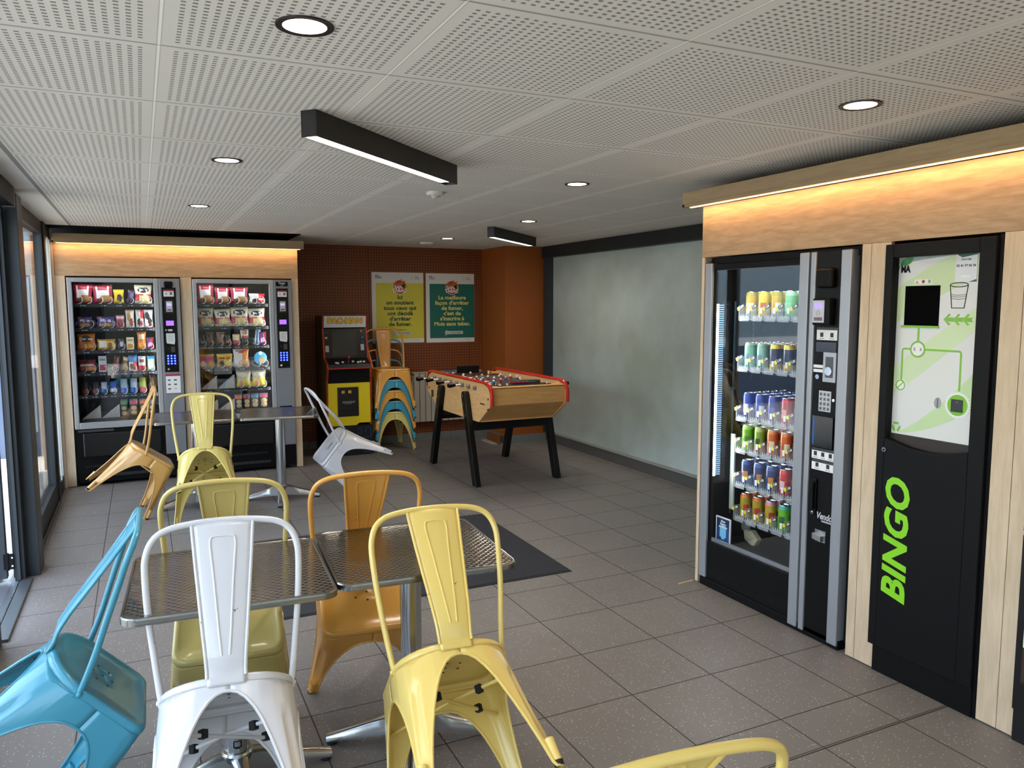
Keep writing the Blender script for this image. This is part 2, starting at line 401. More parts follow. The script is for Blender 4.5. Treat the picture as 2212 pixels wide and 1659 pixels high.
# ================================================================== SETTING
HC = 2.245
b = B(); b.add([(-.75, YB-.05, 0), (4.4, YB-.05, 0), (4.4, 8.8, 0), (-.75, 8.8, 0)], [(0, 1, 2, 3)], FLOOR); struct(b.build('floor'))
b = B(); b.box(-.9, 4.5, YB-.2, 8.8, HC, HC+.12, CEIL); struct(b.build('ceiling'))
b = B(); b.box(-.9, 3.75, 8.58, 8.7, 0, HC, PEG); struct(b.build('wall_back'))
b = B(); b.box(3.72, 4.4, 7.92, 8.7, 0, HC, M('#8F4A14', .5)); struct(b.build('wall_corner'))
b = B()
for i in range(6): b.box(1.2+i*.42, 1.2+i*.42+.417, 8.568, 8.58, 0, .085)
struct(b.build('baseboard_back', M('#6E716F', .5)))
b = B(); b.box(3.71, 3.72, 7.92, 8.57, 0, .09); b.box(3.71, 4.02, 7.91, 7.92, 0, .09); b.box(4.023, 4.24, 7.91, 7.92, 0, .09)
struct(b.build('baseboard_corner', M('#6E716F', .5)))
b = B(); b.box(4.27, 4.4, 3.0, 7.92, 0, HC, FROST); struct(b.build('wall_right'))
b = B(); b.box(4.18, 4.27, 3.4, 7.91, 2.12, HC-.001, ANTHD); b.box(4.20, 4.27, 7.80, 7.91, .11, 2.12, ANTH); b.box(4.235, 4.27, 3.4, 7.80, 0.001, .105, M('#4A4845', .5)); b.box(4.225, 4.27, 3.4, 7.80, .105, .118, M('#8A8780', .4))
struct(b.build('trim_right'))
b = B(); b.box(2.98, 4.3, 3.38, 3.42, 0, HC, M('#8A8A84', .6)); b.box(3.7, 3.8, YB, 3.38, 0, HC, M('#4A4A48', .7)); struct(b.build('wall_partition'))
b = B(); b.obox((3.64, 8.08, .05), (.0, .16, 0), (.012, 0, 0), (0, 0, .05), M('#7B4219', .6)); b.obox((3.585, 8.08, .006), (0, .16, 0), (.028, 0, 0), (0, 0, .006), M('#A79F92', .7))
tag(b.build('loose_skirting_board'), 'short brown board lying loose with its white strip beside the rear column', 'board')

# rear facade behind the camera and long left facade
def post(x0, x1, y0, y1, z0=0, z1=HC, mat=None, b=None): b.box(x0, x1, y0, y1, z0, z1, mat or ANTH)
b = B()
for x in (-.7, .55, 1.8, 2.95): b.box(x-.035, x+.035, YB-.08, YB, 0, HC, ANTH)
b.box(-.7, 3.0, YB-.08, YB, 0, .09, ANTH); b.box(-.7, 3.0, YB-.08, YB, 2.12, HC, ANTH)
b.box(-.66, 2.94, YB-.045, YB-.039, .09, 2.12, GLASSD); struct(b.build('window_3'))
b = B(); b.box(2.98, 3.8, YB-.1, YB, 0, HC, M('#8A8A84', .6)); struct(b.build('wall_rear'))
# window_1 : fixed glazing between the two posts
b = B(); b.box(-.665, -.60, 5.19, 5.40, 0, HC-.03, ANTH); b.box(-.735, -.665, 5.20, 5.30, 0, HC, ANTHD)
struct(b.build('trim_1', bevel=.004))
b = B(); b.box(-.73, -.655, 7.14, 7.24, 0, HC, ANTH); struct(b.build('trim_2', bevel=.004))
b = B()
b.box(-.73, -.665, 5.3, 7.14, .0, .16, ANTHD); b.box(-.73, -.672, 5.3, 7.14, 2.15, HC, ANTHD); b.box(-.72, -.67, 5.40, 5.46, .16, 2.15, ANTH); b.box(-.72, -.67, 7.08, 7.14, .16, 2.15, ANTH)
b.box(-.700, -.694, 5.46, 7.06, .16, 2.15, GLASSD)
for k in range(2): b.box(-.655+k*.018, -.645+k*.018, 5.4, 7.14, 0, .012, M('#8E9294', .35, .8))
struct(b.build('window_1'))
b = B(); b.box(-.73, -.66, 7.24, 7.66, 0, .12, ANTHD); b.box(-.73, -.66, 7.24, 7.66, 2.14, HC, ANTHD); b.box(-.700, -.694, 7.24, 7.62, .12, 2.14, GLASSD); b.box(-.72, -.662, 7.60, 7.66, .12, 2.14, M('#C9CBC8', .5)); b.box(-.664, -.6455, 7.63, 7.66, 0, HC-.01, M('#C9C3B6', .5))
b.box(-.664, -.655, 7.40, 7.425, .12, 2.14, M('#D4D4CF', .5)); struct(b.build('window_2'))
b = B(); b.box(-.73, -.60, -2.6, -.3, .0, .16, ANTHD); b.box(-.73, -.64, -2.6, 4.14, 2.13, HC, ANTHD)
for y in (-2.6, -1.4, -.3, .9, 2.05, 3.0, 4.06): b.box(-.735, -.665, y, y+.09, 0, HC, ANTH)
b.box(-.73, -.665, -.3, 4.06, 0, .13, ANTHD); b.box(-.72, -.67, -.3, 4.06, .98, 1.03, ANTH)
b.box(-.700, -.694, -2.5, 4.06, .13, 2.13, GLASSD); struct(b.build('window_4'))
# exterior
b = B(); b.add([(-40, -30, -.03), (-.6, -30, -.03), (-.6, 60, -.03), (-40, 60, -.03)], [(0, 1, 2, 3)], exterior_mat('#9B9A94', '#B8B6AF', 12)); b.add([(-.6, -30, -.03), (12, -30, -.03), (12, YB-.03, -.03), (-.6, YB-.03, -.03)], [(0, 1, 2, 3)], exterior_mat('#4A4A48', '#5C5C59', 12))
struct(b.build('ground'))
b = B(); b.box(-5.2, -.95, 9.6, 9.9, -.03, 1.0, M('#56657A', .7)); b.box(-5.2, -.95, 9.6, 9.9, 1.0, 3.2, M('#8C9EA6', .6)); b.box(-5.2, -.93, 9.56, 9.6, .93, 1.06, WHITE); b.box(-1.3, -1.1, 9.55, 9.6, .3, 2.2, M('#4E5654', .7))
tag(b.build('outbuilding'), 'pale blue outbuilding with a white rail and dark base outside the glass', 'building')
b = B(); b.box(-9.5, -9.0, -16, 22, -.03, 2.7, M('#7F8681', .8)); b.box(-9.5, -8.98, -16, 22, 2.7, 2.9, WHITE)
struct(b.build('wall_outside'))
b = B()
for k in range(9): b.box(-.9-k*.1, -.9-k*.1+.094, 4.0, 5.3, -.025, -.002)
struct(b.build('paving_outside', exterior_mat('#8E8A80', '#A5A096', 30)))

b = B(); b.box(-9, 14, -9.6, -9.0, -.03, 3.4, exterior_mat('#1F241F', '#353B33', 6)); struct(b.build('added_dark_screen'))  # unseen dark block added behind the camera to dim the glass reflections
b = B(); b.box(-.73, 1.38, 7.41, 8.57, HC-.006, HC-.0005, M('#050505', .9, spec=.1)); struct(b.build('painted_ceiling_shade'))  # black sheet under the ceiling paints in the shade above the back shelf
# open door leaf, operator, threshold
d = thing('glazed_door', 'dark grey metal door leaf standing open outwards at the left entrance', 'door', (-.76, 5.12, 0)); d['kind'] = 'structure'; d['label'] = 'dark grey metal door leaf standing open outwards at the left entrance'
b = B(); b.box(-.83, -.752, 5.10, 5.15, .03, 2.08); b.box(-1.72, -1.64, 5.10, 5.15, .03, 2.08); b.box(-1.64, -.83, 5.10, 5.15, .03, .28); b.box(-1.64, -.83, 5.10, 5.15, 2.0, 2.08); b.box(-1.64, -.83, 5.10, 5.15, 1.0, 1.05)
b.build('door_frame', ANTH, d, bevel=.003)
b = B(); b.box(-1.64, -.83, 5.122, 5.128, .28, 2.0); b.build('door_pane', GLASSD, d)
for i, z in enumerate((.13, 1.60, 1.86)):
    b = B(); b.box(-.765, -.715, 5.092, 5.10, z-.045, z+.045, BLACK)
    for dz in (-.024, .024): b.cyl((-.722, 5.093, z+dz), (-.722, 5.085, z+dz), .005, 10, CHROME)
    b.cyl((-.745, 5.096, z-.05), (-.745, 5.096, z+.05), .008, 10, BLACK)
    b.build('hinge', None, d)
b = B(); b.box(-.715, -.665, 5.10, 5.19, 0, 2.13, ANTHD); b.box(-.700, -.685, 5.08, 5.10, .02, 2.13, ANTH); struct(b.build('door_1'))
d = thing('door_operator', 'dark overhead door closer box with grey end cap at upper left', 'door closer', (-.66, 4.6, HC-.16))
b = B(); b.box(-.72, -.60, 4.2, 5.10, 2.13, HC-.005, BLACK); b.build('housing', None, d, bevel=.004)
b = B(); b.box(-.722, -.598, 5.10, 5.135, 2.128, HC-.004); b.build('end_cap', M('#5E6162', .5), d, bevel=.004)
b = B(); b.tube([(-.66, 4.75, 2.115), (-.665, 4.95, 2.10), (-.70, 5.06, 2.08)], .014, 10); b.build('arm', ALU, d)
b = B(); b.box(-.80, -.735, 4.19, 5.12, -.01, .006, M('#B9BCBD', .3, .9)); b.box(-.735, -.70, 4.19, 5.12, -.01, .012, M('#7B8083', .4, .8)); b.box(-.70, -.692, 4.19, 5.12, -.01, .018, M('#C9CBCC', .25, 1)); b.box(-.69, -.632, 4.19, 5.12, -.01, .016, M('#6B7173', .4, .7))
struct(b.build('trim_threshold', bevel=.002))
b = B(); b.box(-.75, -.655, 4.05, 4.17, 0, HC); struct(b.build('trim_3', ANTH))

# ================================================================== CEILING LIGHTS
DL = [(.385, 1.94), (.39, 3.825), (.387, 5.62), (2.20, 1.89), (2.20, 3.75), (2.81, 5.545), (2.79, 7.29), (.385, 0.05), (2.20, 0.05)]
LB = ['round black-rimmed downlight, the biggest in view, near the top edge over the tables', 'small round downlight left of the long lamp, second along the left ceiling line',
      'small round downlight nearest the snack machines, last of the left ceiling line', 'round downlight glowing above the cup-return machine at the right',
      'small round downlight right of the near tube lamp, above the table football', 'small round downlight between the near lamp and the rear lamp',
      'tiny round downlight closest to the rear wall, beside the round disc', 'round downlight behind the viewer on the left ceiling line', 'round downlight behind the viewer on the right ceiling line']
for i, (x, y) in enumerate(DL):
    if i > 6:
        pass
    else:
        d = thing('recessed_downlight', LB[i], 'ceiling light', (x, y, HC), 'round recessed downlights')
        b = B(); b.lathe([(.052, 0), (.052, -.003), (.068, -.004), (.069, 0)], 32, (x, y, HC-.0005)); b.build('rim', M('#1B1512', .45), d)
        b = B(); b.lathe([(.0001, .0), (.053, .0)], 32, (x, y, HC-.0025)); b.build('diffuser', M('#FFE9D2', .5, emit=14), d)
    s = bpy.data.lights.new('downlight', 'SPOT'); s.energy = 9; s.color = (1, .84, .68); s.spot_size = radians(130); s.spot_blend = .8; s.shadow_soft_size = .05
    o = bpy.data.objects.new('downlight', s); COL.objects.link(o); o.location = (x, y, HC-.02)
def linear(p, q, label):
    p, q = Vector(p), Vector(q); dr = (q-p).normalized(); sd = Vector((dr.y, -dr.x, 0)); wd = .062; zb = 2.155
    d = thing('linear_ceiling_lamp', label, 'ceiling lamp', (p.x, p.y, HC), 'black linear ceiling lamps')
    def C(a, s_, z): v = p+dr*a+sd*s_; return (v.x, v.y, z)
    L = (q-p).length
    b = B()
    for s_ in (0, wd-.004): b.obox(C(L/2, s_+.002, (zb+HC)/2), dr*L/2, sd*.002, (0, 0, (HC-zb)/2-.0005))
    for a in (0, L-.004): b.obox(C(a+.002, wd/2, (zb+HC)/2), dr*.002, sd*wd/2, (0, 0, (HC-zb)/2-.0005))
    b.obox(C(L/2, wd/2, HC-.004), dr*L/2, sd*wd/2, (0, 0, .003)); b.build('housing', M('#191A1B', .5), d)
    b = B(); b.obox(C(L/2-.03, wd/2, zb+.008), dr*(L/2-.035), sd*(wd/2-.005), (0, 0, .004)); b.build('diffuser', LEDW, d)
    v = p+dr*L/2+sd*wd/2
    o = area('tube_lamp_light', (v.x, v.y, zb-.005), (0, 0, -1), L-.1, wd-.01, 12, (1, .90, .78))
    o.rotation_euler = (0, 0, math.atan2(dr.y, dr.x))
linear((.527, 2.765, 0), (1.352, 3.55, 0), 'long black boxy lamp with bright underside, nearest, at upper middle of ceiling')
linear((2.69, 6.08, 0), (3.50, 6.87, 0), 'smaller-looking black boxy lamp with bright underside, above the far end of the room')
def disc(x, y, r, lab, cone=False):
    d = thing('ceiling_detector', lab, 'detector', (x, y, HC))
    b = B(); b.lathe([(r, 0), (r, -.012), (r*.85, -.02), (.0001, -.021)], 24, (x, y, HC)); b.build('base', M('#CFCDC4', .5), d)
    if cone: b = B(); b.lathe([(r*.5, -.02), (r*.3, -.036), (.0001, -.038)], 20, (x, y, HC)); b.build('sensor', M('#B8B6AE', .4), d)
disc(1.60, 4.375, .052, 'white cone-shaped detector on ceiling beyond the near lamp', True)
disc(2.775, 7.86, .075, 'flat white disc detector on ceiling nearest the rear wall')

# ================================================================== WOOD SURROUNDS
def surround(F, name, label, u0, u1, holes, ztop, zh, woodh, woodv, shelfm, seams, shelfu, powr):
    t = thing(name, label, 'wall panelling', tuple(F.p(u0, 0)))
    b = B(); F.box(b, u0, u1, zh, ztop, -.02, 0, woodh); b.build('header_panel', None, t)
    edges = [u0]+[x for h in holes for x in h]+[u1]
    for i in range(0, len(edges), 2):
        a, c = edges[i], edges[i+1]
        if c-a < .005: continue
        cuts = [a]+[s_ for s_ in seams if a < s_ < c]+[c]
        for k in range(len(cuts)-1):
            b = B(); F.box(b, cuts[k]+.0014, cuts[k+1]-.0014, .006, zh-.0015, -.02, 0, woodv); b.build('upright_panel', None, t)
    b = B(); F.box(b, u0, u0+.016, .006, ztop, -.6 if F is RT else -.92, -.0205, woodv); b.build('return_panel', None, t)
    b = B(); F.box(b, shelfu[0], shelfu[1], ztop+.016, ztop+.078, -.02, .085, shelfm); F.box(b, shelfu[0], shelfu[1], ztop, ztop+.016, .062, .085, shelfm)
    F.box(b, shelfu[0], shelfu[0]+.018, ztop, ztop+.016, -.02, .085, shelfm); b.build('light_shelf', None, t, bevel=.0015)
    b = B(); F.box(b, shelfu[0]+.03, shelfu[1]-.03, ztop-.003, ztop+.010, .040, .056, LEDO); b.build('led_strip', None, t)
    n = 3 if shelfu[1]-shelfu[0] > 2.5 else 2; L = (shelfu[1]-shelfu[0]-.06)/n
    for k in range(n):
        c = F.p(shelfu[0]+.03+L*(k+.5), ztop-.005, .048)
        o = area('led_strip_light', c, (-F.n.x*.25, -F.n.y*.25, -1), .02, .02, powr*L, (1, .54, .23))
        o.data.size = L; o.data.size_y = .012
        zl = -(-F.n*.25+Vector((0, 0, -1))).normalized(); xl = F.r; yl = zl.cross(xl); mm = Matrix((xl, yl, zl)).transposed().to_4x4(); mm.translation = c; o.matrix_world = mm
    return t
surround(BK, 'wood_surround', 'light oak panelling framing the two snack machines under a glowing strip', -.645, 1.385, [(-.567, .338), (.434, 1.322)], 2.115, 1.84, WOODH_X, WOODV, WOODSX, [], (-.645, 1.435), 1.7)
surround(RT, 'wood_surround', 'light oak panelling around the drinks machine under a glowing strip, right side', -3.425, 1.5, [(-3.40, -2.372), (-2.228, -1.764), (-1.625, -.75)], 2.115, 1.84, WOODH_Y, WOODV, WOODSH, [-2.325, -1.685], (-3.50, 1.5), 1.7)

# ================================================================== SNACKS
def zone_bag(kind):
    return kind
def bag(w, h, d, mf, mat=None, nx=12, nz=14):
    b = B()
    def S(u, v): return (max(0., 1-abs(2*u-1)**2.6))**.6*(max(0., min(1, min(v, 1-v)/.16)))**.6
    def wob(u, v): return .006*sin(9*u+4*v)*S(u, v)
    ph = random.uniform(0, 6)
    def wv(v): return 1+.05*cos(2*pi*v)+.02*sin(9*v+ph)
    b.grid(lambda u, v: ((u-.5)*w*wv(v), -d/2*S(u, v)-wob(u, v), v*h), nx, nz, mat, mf)
    b.grid(lambda u, v: ((.5-u)*w*wv(v), d/2*S(u, v)+.001, v*h), 6, 7, mat or mf(.5, .95))
    return b
def c(h, r=.32): return M(h, r, coat=.2)
def Z(base, *zones):
    """zones: (u0,u1,v0,v1,hex) rectangles, or ('o',cu,cv,ru,rv,hex) ellipses; later ones win"""
    def mf(u, v):
        k = base
        for z in zones:
            if z[0] == 'o':
                if ((u-z[1])/z[3])**2+((v-z[2])/z[4])**2 < 1: k = z[5]
            elif z[0] <= u <= z[1] and z[2] <= v <= z[3]: k = z[4]
        return c(k)
    return mf
KIND = {
 'crispred': ('crimson and white crisp bag', 'bag', Z('#A02040', (.16, .84, .05, .95, '#E4E2E0'), (.28, .72, .72, .9, '#B33A4C'), ('o', .62, .25, .3, .18, '#B08B50'), ('o', .3, .2, .15, .12, '#6B3A2C')), None),
 'bret': ('cream and red crisp bag with black oval logo', 'bag', Z('#D9D2B8', (0, 1, .12, .52, '#B83A48'), ('o', .55, .27, .33, .2, '#D8C48A'), ('o', .5, .72, .34, .13, '#141414')), ("Bret's", '#FFFFFF', .72, .17)),
 'yellow': ('bright yellow snack packet', 'bag', Z('#E3C21C', ('o', .6, .4, .3, .25, '#2A2418'), (0, 1, .9, 1, '#C9A810')), None),
 'aubergine': ('slim dark purple sweet wrapper', 'bag', Z('#33264A', ('o', .5, .6, .3, .2, '#6A5590')), None),
 'milka': ('lilac chocolate biscuit packet', 'bag', Z('#4B3485', ('o', .5, .25, .35, .2, '#B98A4A'), (.1, .3, .85, 1, '#C46A35')), ('Milka', '#E8E4F4', .66, .24)),
 'pinkred': ('small pink and red sweet packet', 'bag', Z('#C6506A', (.1, .9, .75, .95, '#E9C8C8'), ('o', .5, .4, .35, .25, '#7A2030')), None),
 'goldbar': ('white wrapped bar with gold and red swirls', 'bag', Z('#DDD8CE', ('o', .35, .6, .22, .25, '#B9853A'), ('o', .65, .3, .25, .2, '#A02A2A'), (0, 1, .93, 1, '#C9A050')), None),
 'redbar': ('white and red wrapped bar with dark splashes', 'bag', Z('#E4E0DC', (.55, 1, .5, 1, '#C02A30'), ('o', .4, .3, .25, .2, '#2A2220'), ('o', .7, .25, .2, .15, '#B22028')), None),
 'darkbar': ('white wrapped bar with black splashes', 'bag', Z('#DAD8D4', ('o', .35, .65, .3, .2, '#1E1C1C'), ('o', .65, .35, .25, .2, '#1E1C1C'), ('o', .7, .15, .2, .1, '#B22028')), None),
 'doritos': ('orange tortilla chip bag with dark triangle', 'bag', Z('#C9701C', ('o', .5, .66, .3, .18, '#1C1410'), ('o', .6, .2, .3, .14, '#E3A030'), (0, 1, .92, 1, '#8A4A16')), ('Doritos', '#F4EDE0', .66, .19)),
 'gold': ('golden biscuit packet with cream label', 'bag', Z('#C8922E', (.12, .5, .2, .85, '#DCD6C4'), (.5, .9, .2, .8, '#D9B45A'), ('o', .72, .4, .15, .3, '#8A5A22')), None),
 'mini': ('small dark purple candy packet', 'bag', Z('#3A2C50', ('o', .5, .5, .3, .25, '#B9B0C4')), None),
 'cream': ('cream and yellow biscuit carton', 'box', '#DCCFA0', ('o', '#C98A2C')),
 'orange': ('orange snack bag with pale label', 'bag', Z('#D9792C', (.15, .85, .55, .85, '#EAD2A8'), ('o', .5, .22, .35, .2, '#F0A23A')), None),
 'purplered': ('purple and red biscuit packet', 'bag', Z('#5B2F66', (.55, 1, 0, 1, '#A83244'), ('o', .5, .4, .25, .2, '#B9A0C8')), None),
 'darkred': ('dark red cake packet with white script', 'bag', Z('#7E1E24', ('o', .7, .25, .3, .22, '#C98A4A'), ('o', .5, .8, .18, .1, '#1A1414'), (.1, .9, .5, .62, '#D8C4BC')), None),
 'bluebox': ('tall white carton with red and blue print', 'box', '#C4CBD6', ('o', '#A83A4A')),
 'maroon': ('slim maroon chocolate bar', 'bag', Z('#4E1820', (.2, .8, .3, .7, '#7A2A30')), None),
 'brown': ('brown and tan snack pouch', 'bag', Z('#6B4C30', ('o', .5, .3, .35, .25, '#B9925A'), (.1, .9, .7, .9, '#C7B48C')), None),
 'kinder': ('white, red and blue chocolate bar wrapper', 'bag', Z('#E8E6E4', (0, 1, .6, 1, '#3F7FC0'), (.5, 1, .1, .6, '#D03428'), ('o', .3, .3, .2, .2, '#7A4A2A')), None),
 'redwhite': ('white and red striped chocolate wrapper', 'bag', Z('#E6E3E0', (0, 1, 0, .35, '#C8282C'), (.2, .8, .6, .8, '#8A2A30')), None),
 'greenblue': ('pale green and blue biscuit packet', 'bag', Z('#A9C7B4', (0, 1, .8, 1, '#4A8FB8'), ('o', .4, .4, .3, .2, '#D8D2B0')), None),
 'choc': ('brown chocolate caramel bar with gold edge', 'bag', Z('#5A3A28', (0, 1, .9, 1, '#B98A4A'), (.2, .8, .25, .65, '#7A4A30')), None),
 'smallblack': ('small black sweet wrapper', 'bag', Z('#22201F', (.2, .8, .2, .4, '#8A8680')), None),
 'blackorange': ('small black and orange sweet wrapper', 'bag', Z('#1E1A18', (.2, .8, .2, .45, '#B8562A')), None),
 'creamred': ('cream packet with red dotted base', 'bag', Z('#D8C896', (0, 1, 0, .45, '#B8404A'), (0, 1, .9, 1, '#8A2A2A')), None),
 'tallwhite': ('tall white and brown snack pouch', 'bag', Z('#DAD4CC', (0, 1, 0, .4, '#3A2A22'), ('o', .5, .75, .3, .1, '#C96A3A'), (.1, .9, .45, .6, '#A02830')), None),
 'silverblue': ('slim silver and blue mint stick', 'bag', Z('#A9B8C8', (.3, .7, .1, .9, '#4A7FB0')), None),
 'haribopink': ('pink and yellow gummy sweet bag', 'bag', Z('#D2568A', (0, 1, .85, 1, '#E0C050'), ('o', .28, .28, .26, .2, '#D8D0D0'), ('o', .75, .25, .25, .2, '#C8A020')), ('HARIBO', '#C02430', .68, .17)),
 'hariboyellow': ('yellow and orange gummy sweet bag', 'bag', Z('#D8A020', (0, 1, .85, 1, '#E0C050'), ('o', .3, .28, .26, .2, '#2A2420'), ('o', .72, .3, .22, .2, '#C8C030'), (0, 1, 0, .1, '#B8402A')), ('HARIBO', '#7A1E18', .68, .17)),
 'pouch': ('tall white and orange stand-up pouch', 'bag', Z('#D4CFC6', (.62, 1, 0, 1, '#E08A30'), ('o', .5, .8, .34, .06, '#B0342C'), ('o', .62, .2, .3, .16, '#C7A46A')), None),
 'bowl': ('round sky blue snack tub', 'tub', '#3F9AC8', None),
 'wedgecream': ('clear wedge pack holding a white bread sandwich', 'wedge', '#B09A68', '#C9C4B8'),
 'wedgepink': ('clear sandwich wedge with pink label edge', 'wedge', '#B8B09A', '#C25A78'),
 'wedgeteal': ('clear sandwich wedge with teal label edge', 'wedge', '#A8A690', '#4FA098'),
 'wedgeorange': ('clear sandwich wedge with orange label edge', 'wedge', '#B9AE94', '#C8583A'),
 'wrapgreen': ('clear tray of rolled wraps with green label', 'wrap', '#B9A276', '#3E8A4A'),
 'wrappink': ('clear tray of rolled wraps with pink label', 'wrap', '#C2AC80', '#B84A6A'),
 'wraporange': ('clear tray of rolled wraps with orange label', 'wrap', '#C2AC80', '#D0622E'),
 'wrapblue': ('clear tray of rolled wraps with blue label', 'wrap', '#C2AC80', '#3F86B0'),
 'wrapred': ('clear tray of rolled wraps with dark red label', 'wrap', '#C2AC80', '#9A2A40'),
 'salad': ('clear bag of cream and yellow snacks', 'bag', Z('#B5AE92', (0, 1, .05, .5, '#C8B83A'), ('o', .4, .75, .3, .15, '#D6CFB4'), ('o', .35, .25, .2, .15, '#C98A6A')), None),
 'canblack': ('black drink can', 'can', '#141416', '#7A1E22'),
 'cansilver': ('silver and blue drink can', 'can', '#A9B4C4', '#2A4FA0'),
 'canblue': ('royal blue drink can', 'can', '#1E38A8', '#B9C0D0'),
 'botblue': ('tall blue and silver drink can', 'bottle', '#9AA8B8', '#2457B0'),
 'botgreen': ('tall green and red drink can', 'bottle', '#8AA03A', '#B83A3A'),
 'botdark': ('dark brown packet of nuts', 'bag', Z('#2E1C18', ('o', .5, .4, .35, .25, '#5A3A30')), None),
}
# machine rows: shelf height, then (kind, x centre, width, height), all in metres
LEFT = [(1.602, [('crispred', -0.447, 0.143, 0.17), ('crispred', -0.287, 0.154, 0.163), ('yellow', -0.166, 0.08, 0.125), ('aubergine', -0.075, 0.061, 0.121), ('bret', 0.031, 0.135, 0.167)]),
        (1.388, [('milka', -0.444, 0.116, 0.098), ('milka', -0.279, 0.134, 0.099), ('pinkred', -0.163, 0.067, 0.112), ('goldbar', -0.085, 0.067, 0.16), ('redbar', -0.006, 0.062, 0.158), ('darkbar', 0.066, 0.07, 0.158)]),
        (1.192, [('doritos', -0.439, 0.135, 0.151), ('gold', -0.283, 0.139, 0.095), ('mini', -0.163, 0.048, 0.097), ('cream', -0.093, 0.06, 0.108), ('orange', 0.001, 0.069, 0.156), ('purplered', 0.069, 0.062, 0.105)]),
        (0.996, [('darkred', -0.444, 0.132, 0.113), ('bluebox', -0.322, 0.063, 0.142), ('maroon', -0.225, 0.044, 0.143), ('brown', -0.152, 0.051, 0.135), ('kinder', -0.079, 0.069, 0.14), ('redwhite', -0.006, 0.06, 0.131), ('greenblue', 0.069, 0.062, 0.132)]),
        (0.797, [('canblack', -0.472, 0.058, 0.11), ('canblack', -0.393, 0.059, 0.111), ('cansilver', -0.322, 0.052, 0.111), ('canblue', -0.247, 0.052, 0.112), ('botblue', -0.16, 0.057, 0.153), ('botblue', -0.083, 0.057, 0.154), ('botgreen', -0.005, 0.058, 0.159), ('botdark', 0.072, 0.046, 0.156)]),
        (0.586, [('wedgecream', -0.429, 0.141, 0.112), ('wedgepink', -0.276, 0.14, 0.114), ('wrapgreen', -0.168, 0.061, 0.158), ('wrappink', -0.092, 0.067, 0.159), ('wraporange', -0.012, 0.07, 0.155), ('wrapblue', 0.059, 0.054, 0.151)])]
RIGHT = [(1.601, [('crispred', 0.558, 0.144, 0.181), ('crispred', 0.704, 0.133, 0.155), ('crispred', 0.853, 0.157, 0.156), ('redbar', 1.014, 0.138, 0.096)]),
        (1.389, [('bret', 0.548, 0.14, 0.172), ('bret', 0.702, 0.134, 0.16), ('bret', 0.85, 0.156, 0.18), ('bret', 1.011, 0.148, 0.167)]),
        (1.208, [('smallblack', 0.516, 0.048, 0.107), ('choc', 0.58, 0.066, 0.126), ('choc', 0.666, 0.07, 0.127), ('blackorange', 0.737, 0.045, 0.104), ('creamred', 0.815, 0.068, 0.109), ('tallwhite', 0.89, 0.073, 0.153), ('silverblue', 0.993, 0.046, 0.149), ('purplered', 1.053, 0.072, 0.122)]),
        (0.999, [('haribopink', 0.541, 0.132, 0.13), ('hariboyellow', 0.702, 0.136, 0.131), ('pouch', 0.85, 0.141, 0.185), ('bowl', 1.027, 0.118, 0.163)]),
        (0.802, [('wedgepink', 0.551, 0.141, 0.12), ('wedgeteal', 0.705, 0.148, 0.126), ('salad', 0.866, 0.128, 0.161), ('salad', 1.006, 0.128, 0.163)]),
        (0.6, [('wedgecream', 0.555, 0.137, 0.096), ('wedgeorange', 0.705, 0.137, 0.097), ('wraporange', 0.812, 0.07, 0.138), ('wrapred', 0.888, 0.066, 0.139), ('wrapblue', 0.963, 0.073, 0.14), ('wrappink', 1.046, 0.083, 0.14)])]
SHN = ['top shelf', 'second shelf', 'third shelf', 'fourth shelf', 'fifth shelf', 'bottom shelf']
ORD = ['first', 'second', 'third', 'fourth', 'fifth', 'sixth', 'seventh', 'eighth']
PROTO = {}
